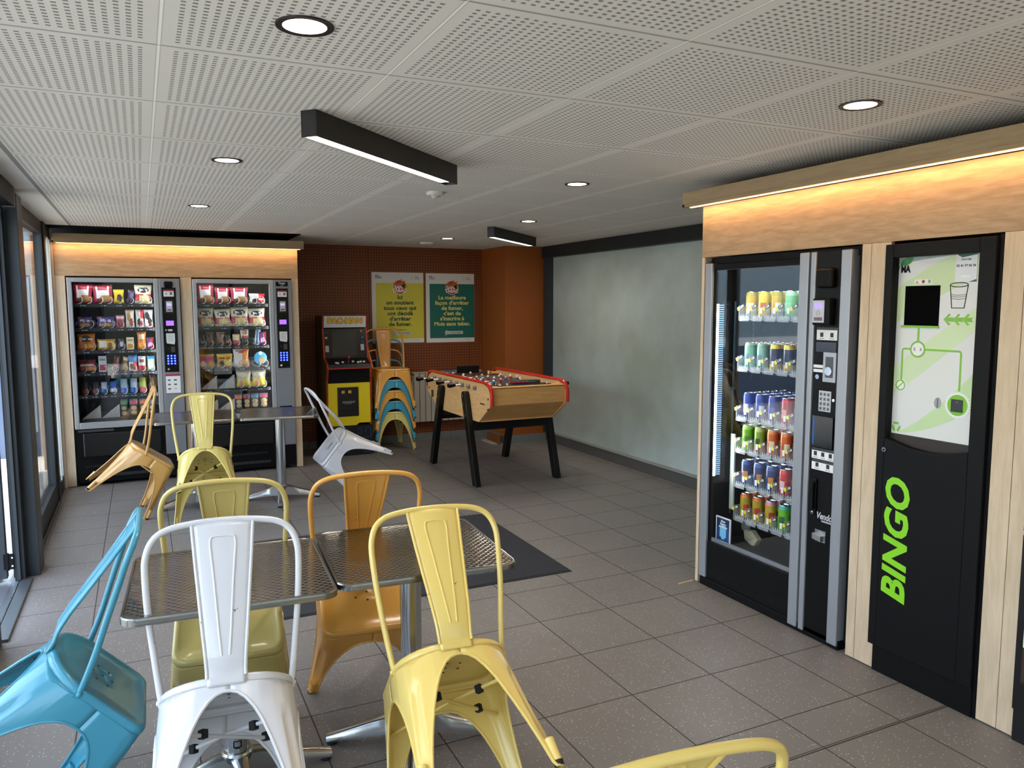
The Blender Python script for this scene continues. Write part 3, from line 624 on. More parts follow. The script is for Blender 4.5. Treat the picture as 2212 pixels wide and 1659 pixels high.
def product(kind, w, h):
    key = (kind, round(w, 3), round(h, 3))
    if key in PROTO: return copy_tree(PROTO[key])
    desc, form, a, bb = KIND[kind]
    nm = {'bag': 'snack_packet', 'box': 'snack_carton', 'tub': 'snack_tub', 'wedge': 'sandwich_pack', 'wrap': 'wrap_tray', 'can': 'drink_can', 'bottle': 'drink_can'}[form]
    if kind in ('crispred', 'bret', 'doritos'): nm = 'crisp_bag'
    if form == 'bag':
        o = bag(w, h, min(.045, w*.5), a).build(nm)
        if bb:
            t = text('printed_logo', bb[0], w*bb[3]*1.25, (0, -min(.045, w*.5)/2-.004, h*bb[2]), (1, 0, 0), (0, 0, 1), M(bb[1], .5), o, bold=.03); 
    elif form == 'box':
        b = B(); b.box(-w/2, w/2, -.012, .012, 0, h, M(a, .45)); o = b.build(nm, bevel=.001)
        b = B(); b.box(-w*.36, w*.36, -.0135, -.012, h*.1, h*.45, M(bb[1], .45)); b.box(-w*.36, w*.36, -.0135, -.012, h*.7, h*.82, M('#8A8478', .5)); b.build('printed_picture', None, o)
    elif form == 'tub':
        b = B(); r = w/2
        b.tube([(0, .015, h*.5), (0, -.012, h*.5)], [r, r*1.02], 28, M(a, .35)); o = b.build(nm)
        b = B(); b.tube([(.01, -.0125, h*.36), (.01, -.0145, h*.36)], r*.5, 22, M('#A98A5A', .5)); b.tube([(0, -.0125, h*.78), (0, -.0145, h*.78)], r*.3, 18, WHITE); b.build('printed_picture', None, o)
    elif form == 'wedge':
        d = .05; b = B()
        b.prism([(-w/2, 0), (w/2, 0), (w/2, h)], 'y', -d/2, d/2, M(a, .6)); b.prism([(-w*.4, .004), (w*.44, .004), (w*.44, h*.8)], 'y', -d/2-.004, -d/2, M('#C2B287', .7)); o = b.build(nm, bevel=.003)
        b = B(); b.prism([(-w/2, .0), (-w*.1, 0), (w*.02, h*.5), (-w*.14, h*.37)], 'y', -d/2-.0055, -d/2-.004, M(bb, .4)); b.build('label', None, o)
        b = B(); b.prism([(-w/2-.004, -.0), (w/2+.003, 0), (w/2+.003, h+.006)], 'y', -d/2-.008, -d/2-.007, FILM); b.build('film', None, o)
    elif form == 'wrap':
        b = B(); b.grid(lambda u, v: ((u-.5)*w*.96, -.02*sin(pi*u)**.5*sin(pi*min(1, v+.06))**.4, v*h*.98), 8, 10, None, lambda u, v: M(bb, .4) if .72 < v < .93 else FILM if v > .93 else M('#3A3428', .5))
        b.grid(lambda u, v: ((.5-u)*w*.96, .012, v*h*.98), 2, 2, M('#1C1A18', .5)); o = b.build(nm)
        b = B()
        for zc in (.2, .47): b.ball((0, -.020, h*zc), w*.34, M(a, .7), 7, (1, .35, .9)); b.tube(smoothpath([(w*.22*cos(t_*.9)*(1-t_/9), -.033, h*zc+w*.22*sin(t_*.9)*(1-t_/9)) for t_ in range(8)], 3), .0012, 5, M('#6E5030', .7))
        b.build('rolled_wraps', None, o)
    else:
        b = B(); r = w*.5
        b.lathe([(.0001, 0), (r*.85, 0), (r, .006), (r, h*.35), (r, h*.7), (r, h*.9), (r*.7, h), (.0001, h*.985)], 20, (0, 0, 0), None, lambda i, k: CHROME if i in (0, 1, 5, 6) else (c(bb) if i == 2 else c(a)))
        b.v = [(x, y+z*.38, z*.93+(.012 if form == 'can' else 0)) for x, y, z in b.v]; o = b.build(nm)
    PROTO[key] = o
    return o
def coil(b, x, z, r, y0, n=3, pitch=.045, mat=None):
    pts = []
    for i in range(n*14+1):
        a = 2*pi*i/14-pi/2; pts.append((x+r*cos(a), y0+pitch*i/14, z+r+r*sin(a)))
    b.tube(pts, .0022, 6, mat, cap=False)

def snack_machine(u0, u1, label, rows, mname, extra):
    F = BK; y0 = 7.65
    t = thing('snack_vending_machine', label, 'vending machine', (u0, y0, 0), 'snack vending machines')
    gx0, gx1 = u0+.035, u0+.672; gz0, gz1 = .565, 1.787; door1 = u0+.712
    b = B()   # body shell: back, sides, roof, floor
    F.box(b, u0+.012, u1-.012, .03, 1.80, -.72, -.70); F.box(b, u0+.012, u0+.03, .03, 1.80, -.70, -.01); F.box(b, u1-.03, u1-.012, .03, 1.80, -.70, -.01)
    F.box(b, u0+.012, u1-.012, 1.79, 1.815, -.72, -.01); F.box(b, gx1+.03, u1-.03, .03, 1.79, -.70, -.02); F.box(b, u0+.03, gx1+.03, .03, .566, -.70, -.02)
    b.build('cabinet', M('#0C0D0E', .6, spec=.2), t)
    b = B(); F.box(b, u0, gx0, gz0-.055, 1.825, -.01, .028); F.box(b, gx1, door1, gz0-.055, 1.825, -.01, .028); F.box(b, gx0, gx1, gz1, 1.825, -.01, .028); F.box(b, gx0, gx1, gz0-.055, gz0, -.01, .028)
    b.build('door_frame', M('#B3B6BA', .35, .45), t, bevel=.004)
    b = B(); F.box(b, gx0, gx1, gz0, gz1, .006, .010); b.build('door_glass', GLASS, t)
    b = B(); F.box(b, door1+.003, u1, .235, 1.825, -.01, .028); b.build('control_door', M('#8F9298', .38, .45), t, bevel=.004)
    b = B(); F.box(b, u0-.012, u0+.012, .006, gz0-.058, -.05, -.012, BLACK); F.box(b, u1-.001, u1+.005, .006, 1.835, -.05, -.021, BLACK); F.box(b, u0+.012, u1, .03, .235, -.012, .012, BLACK); F.box(b, u0+.012, door1, .235, gz0-.058, -.012, .012, BLACK)
    for k in range(34): F.box(b, u0+.10+k*.016, u0+.108+k*.016, .075, .10, .012, .015, M('#4A4D50', .5)); 
    for k in range(34): F.box(b, u0+.07+k*.016, u0+.076+k*.016, .165, .185, .012, .015, M('#2E3134', .5))
    b.build('plinth', None, t)
    b = B(); F.box(b, u0+.055, gx1+.005, .262, gz0-.095, .012, .030, M('#101113', .3, coat=.3)); b.build('delivery_flap', None, t, bevel=.012)
    b = B(); F.box(b, u0+.02, u0+.30, gz0-.083, gz0-.064, .012, .026, M('#3A3D42', .4)); b.build('flap_rail', None, t)
    # control strip
    p0, p1 = door1+.022, u1-.035; cz0, cz1 = .985, 1.745; pm = (p0+p1)/2
    b = B(); F.box(b, p0, p1, cz0, cz1, .028, .034, BLACKG); b.build('control_panel', None, t, bevel=.003)
    b = B(); F.box(b, pm-.042, pm+.042, 1.665, 1.725, .034, .0355, WHITE); F.box(b, pm-.042, pm+.042, 1.712, 1.725, .0355, .036, M('#A8283C', .5)); F.box(b, pm-.03, pm-.012, 1.68, 1.70, .0355, .036, M('#B9B0B4', .5)); F.box(b, pm+.01, pm+.03, 1.68, 1.705, .0355, .036, M('#6A6468', .5)); b.build('instruction_sticker', None, t)
    b = B(); F.box(b, pm-.038, pm+.038, 1.515, 1.635, .034, .044, M('#1A1A1C', .4)); F.box(b, pm-.025, pm+.025, 1.53, 1.622, .044, .046, M('#C9C4CC', .4)); F.box(b, pm-.019, pm+.019, 1.582, 1.604, .046, .0465, M('#B9A0E0', .5, emit=.8)); F.box(b, pm-.018, pm+.018, 1.538, 1.552, .046, .0465, M('#5A565C', .5)); b.build('card_reader', None, t, bevel=.001)
    b = B(); F.box(b, pm-.032, pm+.032, 1.405, 1.448, .034, .036, M('#7A4CFF', .5, emit=2.2)); b.build('display', None, t)
    b = B(); F.poly(b, [(pm-.032, 1.245), (pm+.03, 1.235), (pm+.036, 1.26), (pm+.036, 1.335), (pm-.036, 1.335), (pm-.036, 1.26)], .034, .0355, M('#D6D6D4', .5))
    for k in range(4): F.box(b, pm-.022, pm+.022, 1.318-k*.016, 1.321-k*.016, .0355, .0358, M('#8A8A8A', .5))
    b.build('notice', None, t)
    b = B(); F.box(b, pm+.0, pm+.032, 1.165, 1.215, .034, .040, M('#5A5C60', .3, .8)); F.disc(b, pm-.024, 1.195, .007, .034, .037, M('#2A2A2C', .4), 14); b.build('coin_slot', None, t)
    for r_ in range(4):
        for q in range(3):
            b = B(); F.disc(b, pm-.028+q*.028, 1.132-r_*.0235, .0098, .034, .0365, M('#1438FF', .5, emit=2.0), 16); F.disc(b, pm-.028+q*.028, 1.132-r_*.0235, .0055, .0365, .037, M('#8FA4FF', .5, emit=1.5), 10); b.build('key_button', None, t)
    b = B(); F.disc(b, pm-.028, 1.012, .009, .034, .038, CHROME, 16); F.box(b, pm+.0, pm+.036, 1.0, 1.022, .034, .036, BLACK); b.build('lock', None, t)
    if extra == 'left':
        b = B(); F.box(b, pm-.036, pm+.036, 1.745, 1.80, .028, .050, BLACK); b.build('sensor_dome', None, t, bevel=.012)
        b = B(); F.disc(b, pm-.035, 1.365, .009, .034, .037, CHROME, 16); F.box(b, pm-.018, pm+.018, 1.355, 1.372, .034, .036, M('#C4C4C6', .5)); b.build('price_plate', None, t)
        b = B(); F.box(b, p0+.004, p1+.006, .79, .965, .028, .0295, WHITE); F.box(b, p0+.004, p1+.006, .948, .965, .0295, .030, M('#A8283C', .5)); F.box(b, p0+.004, p1+.006, .787, .792, .0295, .030, M('#6A2A4A', .5))
        for k in range(3):
            F.box(b, p0+.02, p0+.042, .905-k*.04, .918-k*.04, .0295, .030, M('#4A5248', .5)); F.box(b, p0+.07, p0+.094, .905-k*.04, .918-k*.04, .0295, .030, M('#4A5248', .5) if k < 2 else M('#C8C8C6', .5))
        b.build('information_sheet', None, t)
        b = B(); F.box(b, p0+.002, p1+.012, .515, .60, .028, .0295, WHITE); F.box(b, p0+.002, p1+.012, .600, .618, .028, .036, BLACK); F.box(b, p0+.02, p0+.045, .55, .59, .0295, .030, M('#3A3A3C', .5)); F.box(b, p0+.07, p0+.10, .525, .56, .0295, .030, M('#4A4A4C', .5)); F.box(b, p0+.002, p1+.012, .515, .522, .0295, .030, M('#7A2A5A', .5)); b.build('coin_return_notice', None, t)
    else:
        b = B(); F.box(b, p0, p1, 1.765, 1.808, .028, .031, BLACK); nb = b.build('name_plate', None, t)
        F.text('name_plate_print', 'Tango', .026, pm, 1.795, .0314, M('#C9CDD0', .4), nb, bold=.03)
        F.text('name_plate_print', 'necta', .014, pm, 1.776, .0314, M('#C9CDD0', .4), nb)
        b = B(); F.box(b, p0+.002, p1+.004, .600, .618, .028, .036, BLACK); b.build('coin_return', None, t)
    # shelves with price strips and coils
    for i, (zb, items) in enumerate(rows):
        ny = 7.70
        b = B(); F.box(b, gx0+.004, gx1-.004, zb-.006, zb-.001, -.66, -.055, M('#2A2B2D', .5)); F.box(b, gx0+.004, gx1-.004, zb-.030, zb-.001, -.055, -.050, M('#121315', .5)); sh = b.build('shelf', None, t)
        pr = B(); cb = []
        for j, (k, x, w_, h_) in enumerate(items):
            pz = zb-.0175
            for (a0, a1) in ((-.018, -.010), (.002, .006), (.009, .014), (.016, .021)): F.box(pr, x+a0, x+a1, pz-.0025, pz+.0025, -.050, -.0495, M('#9FB2E0', .5, emit=.35))
            rr = min(.034, max(.028, w_*.30)); xs = [x] if w_ < .09 else [x-.036, x+.036]
            if not k.startswith(('wedge', 'wrap')):
                cbb = B()
                for xx in xs: coil(cbb, xx, zb, rr, y0+.060, 5, .09)
                cbb.build('spiral_coil', M('#E4E4E2', .3), t)
        pr.build('price_print', None, sh)
        cnt = {}
        for j, (k, x, w_, h_) in enumerate(items): cnt[k] = cnt.get(k, 0)+1
        seen = {}
        for j, (k, x, w_, h_) in enumerate(items):
            o = product(k, w_, h_); o.location = (x, y0+.108, zb+.001)
            o.rotation_euler = (random.uniform(-.06, .02), random.uniform(-.05, .05) if k in ('bret', 'crispred', 'maroon', 'choc', 'silverblue') else 0, random.uniform(-.08, .08))
            if k in ('maroon', 'silverblue', 'aubergine', 'brown'): o.rotation_euler.y = .16
            seen[k] = seen.get(k, 0)+1
            lb = KIND[k][0]+', '+SHN[i]+' of '+mname+' machine'
            if cnt[k] > 1: lb = KIND[k][0].replace('with black oval', 'with oval').replace('holding a white bread sandwich', 'sandwich')+', '+('leftmost' if seen[k] == 1 else ORD[seen[k]-1])+' such, '+SHN[i]+', '+mname+' machine'
            cat = {'bag': 'snack', 'box': 'snack', 'tub': 'snack', 'wedge': 'sandwich', 'wrap': 'sandwich', 'can': 'can', 'bottle': 'can'}[KIND[k][1]]
            tag(o, lb, cat, 'goods on the '+SHN[i]+' of the '+mname+' snack machine')
    # inner lighting
    area('machine_light', F.p((gx0+gx1)/2, 1.775, -.03), (0, .25, -1), gx1-gx0-.04, .02, .55, (.95, .97, 1))
    area('machine_light', F.p(gx1-.006, 1.17, -.03), (-1, .35, 0), .012, 1.1, 1.5, (.95, .97, 1))
    b = B(); F.box(b, gx0+.01, gx1-.01, gz0, .576, -.03, -.02, M('#0D0E10', .5)); F.disc(b, gx0+.03, gz0+.016, .008, -.02, -.017, CHROME, 14); b.build('kick_plate', None, t)
snack_machine(-.555, .332, 'grey-framed snack vending machine nearest the window, with instruction sheet below keypad', LEFT, 'left', 'left')
snack_machine(.438, 1.318, 'grey-framed snack vending machine nearest the brown wall, with small black nameplate', RIGHT, 'right', 'right')

# ================================================================== DRINKS MACHINE
def slim_can(kind):
    if kind in PROTO: return copy_tree(PROTO[kind])
    base, z1, z2, lab, labc = CANS[kind][1:6]
    h, r = .145, .029
    prof = [(.0001, .004), (.020, .002), (.024, .0), (r, .012), (r, .040), (r, .085), (r, .120), (r, .126), (.0255, .138), (.026, .142), (.0235, .145), (.022, .139), (.0001, .139)]
    def mf(i, k):
        if i < 3 or i > 8: return ALU
        if i == 8: return M(z2, .3, .6)
        if i in (6, 7): return M(z2, .3, .3, coat=.3)
        ang = k*15
        if i == 4 and lab and (165 < ang < 240 ): return M(lab, .35)
        if i == 3: return M(z1, .3, .2, coat=.3)
        return M(base, .3, .2, coat=.3)
    b = B(); b.lathe(prof, 24, (0, 0, 0), None, mf); o = b.build('drink_can', sharp=50)
    b = B(); b.tube([(-.004, 0, .1395), (.006, 0, .1405), (.012, 0, .1405)], .003, 6, ALU); b.build('pull_tab', None, o)
    PROTO[kind] = o; return o
CANS = {'y': ('yellow and silver', '#C9A91A', '#8E8C88', '#B0A040', '#D8D4C8', 0), 'y2': ('bright yellow', '#E0C514', '#C9B020', '#D8C840', '#C85A4A', 0), 'mint': ('mint green', '#6FBF8A', '#5AA876', '#A9D8B8', '#8AD0A0', 0),
 'sage': ('pale green', '#7FB8A0', '#5FA080', '#7AA88E', '#6F8FA0', 0), 'navy': ('navy and yellow', '#1B2140', '#C9A92C', '#E0C83C', '#2A2F4A', 0), 'blue': ('royal blue emblem', '#1A3A9C', '#16307E', '#1E3E9C', '#D8DDE8', 0),
 'blue2': ('plain dark blue', '#1C2F86', '#18286E', '#24389A', '#3A55B0', 0), 'red': ('red', '#B0202C', '#A01C28', '#C02A36', '#D8A0A0', 0), 'green': ('lime green', '#6FA82E', '#8FC050', '#9CC85A', '#4A7A2A', 0), 'orange': ('orange', '#D0662C', '#C8592A', '#D8783A', '#E8D8B8', 0),
 'olive': ('green and brown', '#7FA038', '#8A5A34', '#A8B85A', '#4A5A2A', 0), 'bluo': ('dark blue and orange', '#26386E', '#2A4A8A', '#3A5A9A', '#C98A4A', 0), 'lip': ('yellow and olive', '#A89A1E', '#C0A020', '#D8743A', '#B02A34', 0), 'lip2': ('pink-rimmed yellow', '#C0A41E', '#C8A828', '#D890A0', '#A02A34', 0),
 'lime': ('teal-rimmed lime', '#74C02E', '#66B028', '#58B8A8', '#2A6A3A', 0), 'coke': ('bright red', '#C8242A', '#C02028', '#CC3036', '#E8C8C8', 0)}
DR = [(1.507, ['y', 'y2', 'y', 'mint', 'y2', 'y']), (1.232, ['sage', 'sage', 'navy', 'navy', 'navy', 'sage']), (.958, ['blue', 'blue', 'blue2', 'red', 'red', 'blue2']),
      (.780, ['green', 'olive', 'orange', 'orange', 'orange', 'green']), (.585, ['bluo', 'bluo', 'bluo', 'coke', 'coke', 'bluo']), (.397, ['lip', 'lip', 'lip2', 'lime', 'lime', 'lip'])]
def drinks():
    F = Fr((2.838, 0, 0), (0, -1, 0), (-1, 0, 0))
    t = thing('drinks_vending_machine', 'tall black and silver glass-fronted drinks vending machine full of slim cans', 'vending machine', tuple(F.p(-3.39, 0)))
    U0, U1 = -3.392, -2.386
    gu0, gu1 = -3.338, -2.715
    b = B(); F.box(b, U0+.01, U1, .04, 1.82, -.80, -.78); F.box(b, U0+.004, U0+.022, .04, 1.82, -.78, -.006); F.box(b, U1-.02, U1, .04, 1.835, -.78, .0); F.box(b, U0+.01, U1, 1.795, 1.835, -.80, -.005)
    F.box(b, -2.70, -2.685, .04, 1.8, -.78, -.04); F.box(b, U0+.02, -2.70, .04, .245, -.78, -.04); b.build('cabinet', BLACK, t)
    b = B(); F.box(b, U0, gu0, .05, 1.805, -.006, .030); b.build('silver_edge', SILV, t, bevel=.003)
    b = B(); F.box(b, -2.716, -2.660, .02, 1.822, -.03, .034); b.build('silver_edge', SILV, t, bevel=.004)
    b = B(); F.box(b, -2.648, -2.618, .02, 1.822, -.03, .034); b.build('silver_edge', SILV, t, bevel=.004)
    b = B(); F.box(b, -2.474, -2.418, .02, 1.822, -.03, .036); b.build('silver_edge', SILV, t, bevel=.004)
    b = B(); F.box(b, gu0, -2.716, 1.768, 1.80, -.03, .018); F.box(b, gu0, -2.716, .045, .262, -.03, .020); F.box(b, gu0, gu0+.005, .26, 1.77, -.006, .016)
    b.build('door_panel', BLACK, t, bevel=.003)
    b = B()
    for r_ in range(4):
        for k in range(46): F.box(b, gu0+.03+k*.0125, gu0+.035+k*.0125, .075+r_*.014, .080+r_*.014, .020, .0206, M('#000000', .9))
    b.build('vent_holes', None, t)
    b = B(); F.box(b, gu0+.005, -2.716, .262, 1.768, .004, .010); b.build('door_glass', GLASS, t)
    b = B(); F.box(b, gu0+.016, -2.716, .262, .282, -.01, .002, M('#9FA4A8', .3, .6)); b.build('glass_ledge', None, t)
    b = B(); F.box(b, U0+.005, U1-.03, .0, .045, -.3, .026); b.build('plinth', BLACK, t, bevel=.003)
    b = B(); F.box(b, -2.618, -2.474, .02, 1.822, -.03, .026); cp = b.build('control_column', M('#09090A', .4, spec=.2), t, bevel=.003)
    b = B(); F.box(b, -2.598, -2.505, 1.655, 1.745, .026, .058, BLACK); b.build('sensor_dome', M('#0C0A09', .45), t, bevel=.02, bseg=4)
    b = B(); F.box(b, -2.605, -2.508, 1.488, 1.610, .026, .060, BLACK); rd = b.build('card_reader', None, t, bevel=.006)
    b = B(); F.box(b, -2.600, -2.535, 1.500, 1.600, .060, .062, M('#C6C8CC', .4)); F.box(b, -2.590, -2.545, 1.563, 1.588, .062, .0625, M('#8F7FE0', .5, emit=1.2)); F.box(b, -2.592, -2.543, 1.508, 1.524, .062, .0625, M('#6A6C74', .5)); F.box(b, -2.572, -2.562, 1.512, 1.520, .0625, .063, M('#B83A3A', .5)); F.ring(b, -2.568, 1.543, .009, .0015, .062, .0625, M('#7A7C80', .5), 16); b.build('reader_face', None, rd)
    def notice(u0, u1, z0, z1, n, top=True):
        b = B(); F.box(b, u0, u1, z0, z1, .026, .0275, WHITE)
        if top: F.box(b, u0, u1, z1-.012, z1, .0275, .028, M('#3A3A3E', .5))
        for k in range(n):
            a = u0+(u1-u0)*(k+.5)/n; F.box(b, a-.009, a+.009, z0+.014, z0+.034, .0275, .028, M('#2A2A2C', .5)); F.box(b, a-.014, a+.014, z0+.005, z0+.008, .0275, .028, M('#8A8A8C', .5))
        b.build('instruction_sticker', None, t)
    notice(-2.603, -2.487, 1.420, 1.478, 2); notice(-2.606, -2.476, .868, .918, 3); notice(-2.604, -2.478, .816, .864, 2)
    b = B(); F.box(b, -2.605, -2.49, 1.365, 1.410, .026, .0275, M('#171C2C', .15, coat=.5)); b.build('display', None, t)
    b = B(); F.box(b, -2.556, -2.484, 1.230, 1.365, .026, .032, M('#AEB2B6', .3, .5)); F.box(b, -2.542, -2.498, 1.250, 1.345, .032, .0325, M('#5A5A5C', .3, .7)); F.disc(b, -2.522, 1.280, .02, .0325, .038, CHROME, 20); b.build('coin_slot', None, t, bevel=.002)
    for z in (1.298, 1.278): b = B(); F.box(b, -2.615, -2.560, z-.007, z+.007, .026, .0275, WHITE); b.build('small_label', None, t)
    b = B(); F.disc(b, -2.588, 1.250, .011, .026, .032, CHROME, 18); b.build('button', None, t)
    b = B(); F.disc(b, -2.490, 1.150, .007, .026, .032, CHROME, 16); b.build('lock', None, t)
    b = B(); F.box(b, -2.576, -2.506, 1.092, 1.188, .026, .030, M('#C4C6C8', .4, .3)); kp = b.build('keypad', None, t, bevel=.002)
    for r_ in range(4):
        for q in range(3): b = B(); uu, zz = -2.562+q*.0215, 1.172-r_*.022; F.box(b, uu-.007, uu+.007, zz-.008, zz+.008, .030, .032, M('#8F9194', .35, .4)); F.box(b, uu-.003, uu+.003, zz-.004, zz+.004, .032, .0323, M('#2A2A2A', .5)); b.build('key_button', None, kp)
    b = B(); F.box(b, -2.606, -2.486, .925, 1.070, .026, .034, M('#050506', .2, coat=.4)); F.box(b, -2.600, -2.590, .935, 1.060, .034, .035, M('#1E5FA8', .4)); b.build('advert_window', None, t, bevel=.003)
    b = B(); F.box(b, -2.60, -2.565, .60, .775, .026, .036, BLACKG); F.box(b, -2.594, -2.574, .63, .755, .036, .048, BLACK); F.disc(b, -2.583, .612, .009, .036, .042, CHROME, 16); b.build('door_handle', None, t, bevel=.003)
    F.text('logo', 'Vendo', .043, -2.521, .602, .0272, M('#C8C9CB', .4), t, bold=.02, shear=.25, wscale=.8)
    b = B(); F.box(b, -2.535, -2.478, .576, .584, .026, .0275, M('#A8A9AB', .4)); b.build('logo_bar', None, t)
    b = B(); F.box(b, -2.568, -2.506, .480, .535, .026, .030, ALU); F.poly(b, [(-2.562, .495), (-2.512, .488), (-2.512, .515), (-2.562, .522)], .030, .055, M('#B4B4B4', .3, .9)); b.build('coin_return', None, t, bevel=.001)
    # interior: LED strip, ribs of painted reflection, elevator post, cup shaped gripper and sign
    b = B()
    for k in range(80): F.box(b, -3.350, -3.338, .628+k*.0120, .637+k*.0120, -.026, -.012, M('#F4F8FF', .5, emit=7))
    b.build('led_strip', None, t)
    b = B()
    for k in range(80): F.box(b, -3.362, -3.354, .628+k*.0120, .634+k*.0120, -.075, -.032, M('#7FA8CC', .4, emit=.5))  # faint bluish emission stands in for the LED strip's reflection
    b.build('led_reflection_glow', None, t)
    area('machine_light', F.p(-3.335, 1.10, -.06), (0, -1, 0),  .05, 1.0, 3.2, (.90, .95, 1)).rotation_euler = (radians(90), 0, pi)
    area('machine_light', F.p(-3.0, 1.78, -.06), (.35, 0, -1), .5, .02, 1.5, (.92, .96, 1))
    b = B(); F.box(b, -3.335, -3.305, .43, .86, -.14, -.13, M('#B8C4B8', .4)); F.box(b, -3.345, -3.341, .40, 1.6, -.15, -.14, M('#3A4654', .4)); b.build('lift_rail', None, t)
    b = B(); b.lathe([(.024, 0), (.034, .10), (.038, .105)], 20, tuple(F.p(-3.27, .315, -.20)), FILM); b.build('pickup_cup', None, t)
    b = B(); F.poly(b, [(-3.26, .262), (-3.19, .235), (-3.16, .285), (-3.21, .325), (-3.27, .315)], -.22, -.18, M('#B5B090', .6)); b.build('pickup_arm', None, t, bevel=.006)
    b = B(); F.box(b, -3.334, -3.216, .262, .402, -.045, -.038, WHITE); cd = b.build('advert_card', None, t)
    b = B()
    b.grid(lambda u, v: F.p(-3.326+u*.102, .268+v*.128, -.0375), 8, 12, None, lambda u, v: M('#7FC4E4', .4) if ((u-.5)/.3)**2+((v-.42)/.35)**2 < 1 else M('#1E4C86', .4) if v < .62 else M('#16325E', .4)); b.build('card_picture', None, cd)
    F.text('card_print', 'New\nBoring\nsensation', .018, -3.275, .364, -.0370, WHITE, cd, bold=.02, shear=.2, line=.85)
    shelf_d0 = -.116
    for i, (zb, lane) in enumerate(DR):
        b = B(); F.box(b, -3.275, -2.69, zb-.006, zb-.001, -.62, shelf_d0, M('#8E989E', .2)); sh = b.build('shelf', None, t)
        cm = B(); tg = B()
        for j in range(6):
            u = -3.226+j*.0948
            for k in range(5): a = u-.030+k*.015; cm.cyl(F.p(a, zb, shelf_d0+.004), F.p(a, zb+.022, shelf_d0+.006), .0022, 6, M('#C8D4DA', .15))
            F.box(cm, u-.044, u-.038, zb-.012, zb+.07, -.30, shelf_d0+.012, FILM); F.box(cm, u-.034, u+.034, zb-.014, zb+.014, shelf_d0+.010, shelf_d0+.012, FILM)
            cx, cz = u-.028, zb+.060
            def rot(a, bb_): th = radians(24); return (cx+a*cos(th)-bb_*sin(th), cz+a*sin(th)+bb_*cos(th))
            F.poly(tg, [rot(-.026, -.009), (rot(-.008, -.009)), rot(-.008, .009), rot(-.026, .009)], shelf_d0+.013, shelf_d0+.015, M('#D8D820', .5))
            F.poly(tg, [rot(-.008, -.009), rot(.030, -.009), rot(.030, .009), rot(-.008, .009)], shelf_d0+.013, shelf_d0+.015, M('#16181A', .5))
            th = radians(24); tr = F.r*cos(th)+F.k*sin(th); tu = -F.r*sin(th)+F.k*cos(th)
            p_ = rot(.011, 0); text('price_print', '1.50', .0155, F.p(p_[0], p_[1], shelf_d0+.0155), tr, tu, WHITE, sh, bold=.03)
            F.box(tg, u+.020, u+.036, zb+.028, zb+.058, shelf_d0+.011, shelf_d0+.012, M('#DDE2E4', .5))
        cm.build('clear_comb', None, sh); tg.build('price_tag', None, sh)
        for j, kd in enumerate(lane):
            depth = 5 if i == 2 else 4 if i in (0, 1) else 3
            if j == 5: depth = 2
            for q in range(depth):
                o = slim_can(kd); p = F.p(-3.226+j*.0948, zb, shelf_d0-.036-q*.062); o.location = p; o.rotation_euler = (0, 0, random.uniform(-.5, .5))
                nm = CANS[kd][0]
                if q == 0: lb = f'{nm} can, front of {ORD[j]} lane, {SHN[i]}, drinks machine'
                else: lb = f'{nm} can, {["", "second", "third", "fourth", "fifth"][q]} back in {ORD[j]} lane, {SHN[i]}, drinks machine'
                tag(o, lb, 'can', f'slim cans on the {SHN[i]} of the drinks machine')
drinks()

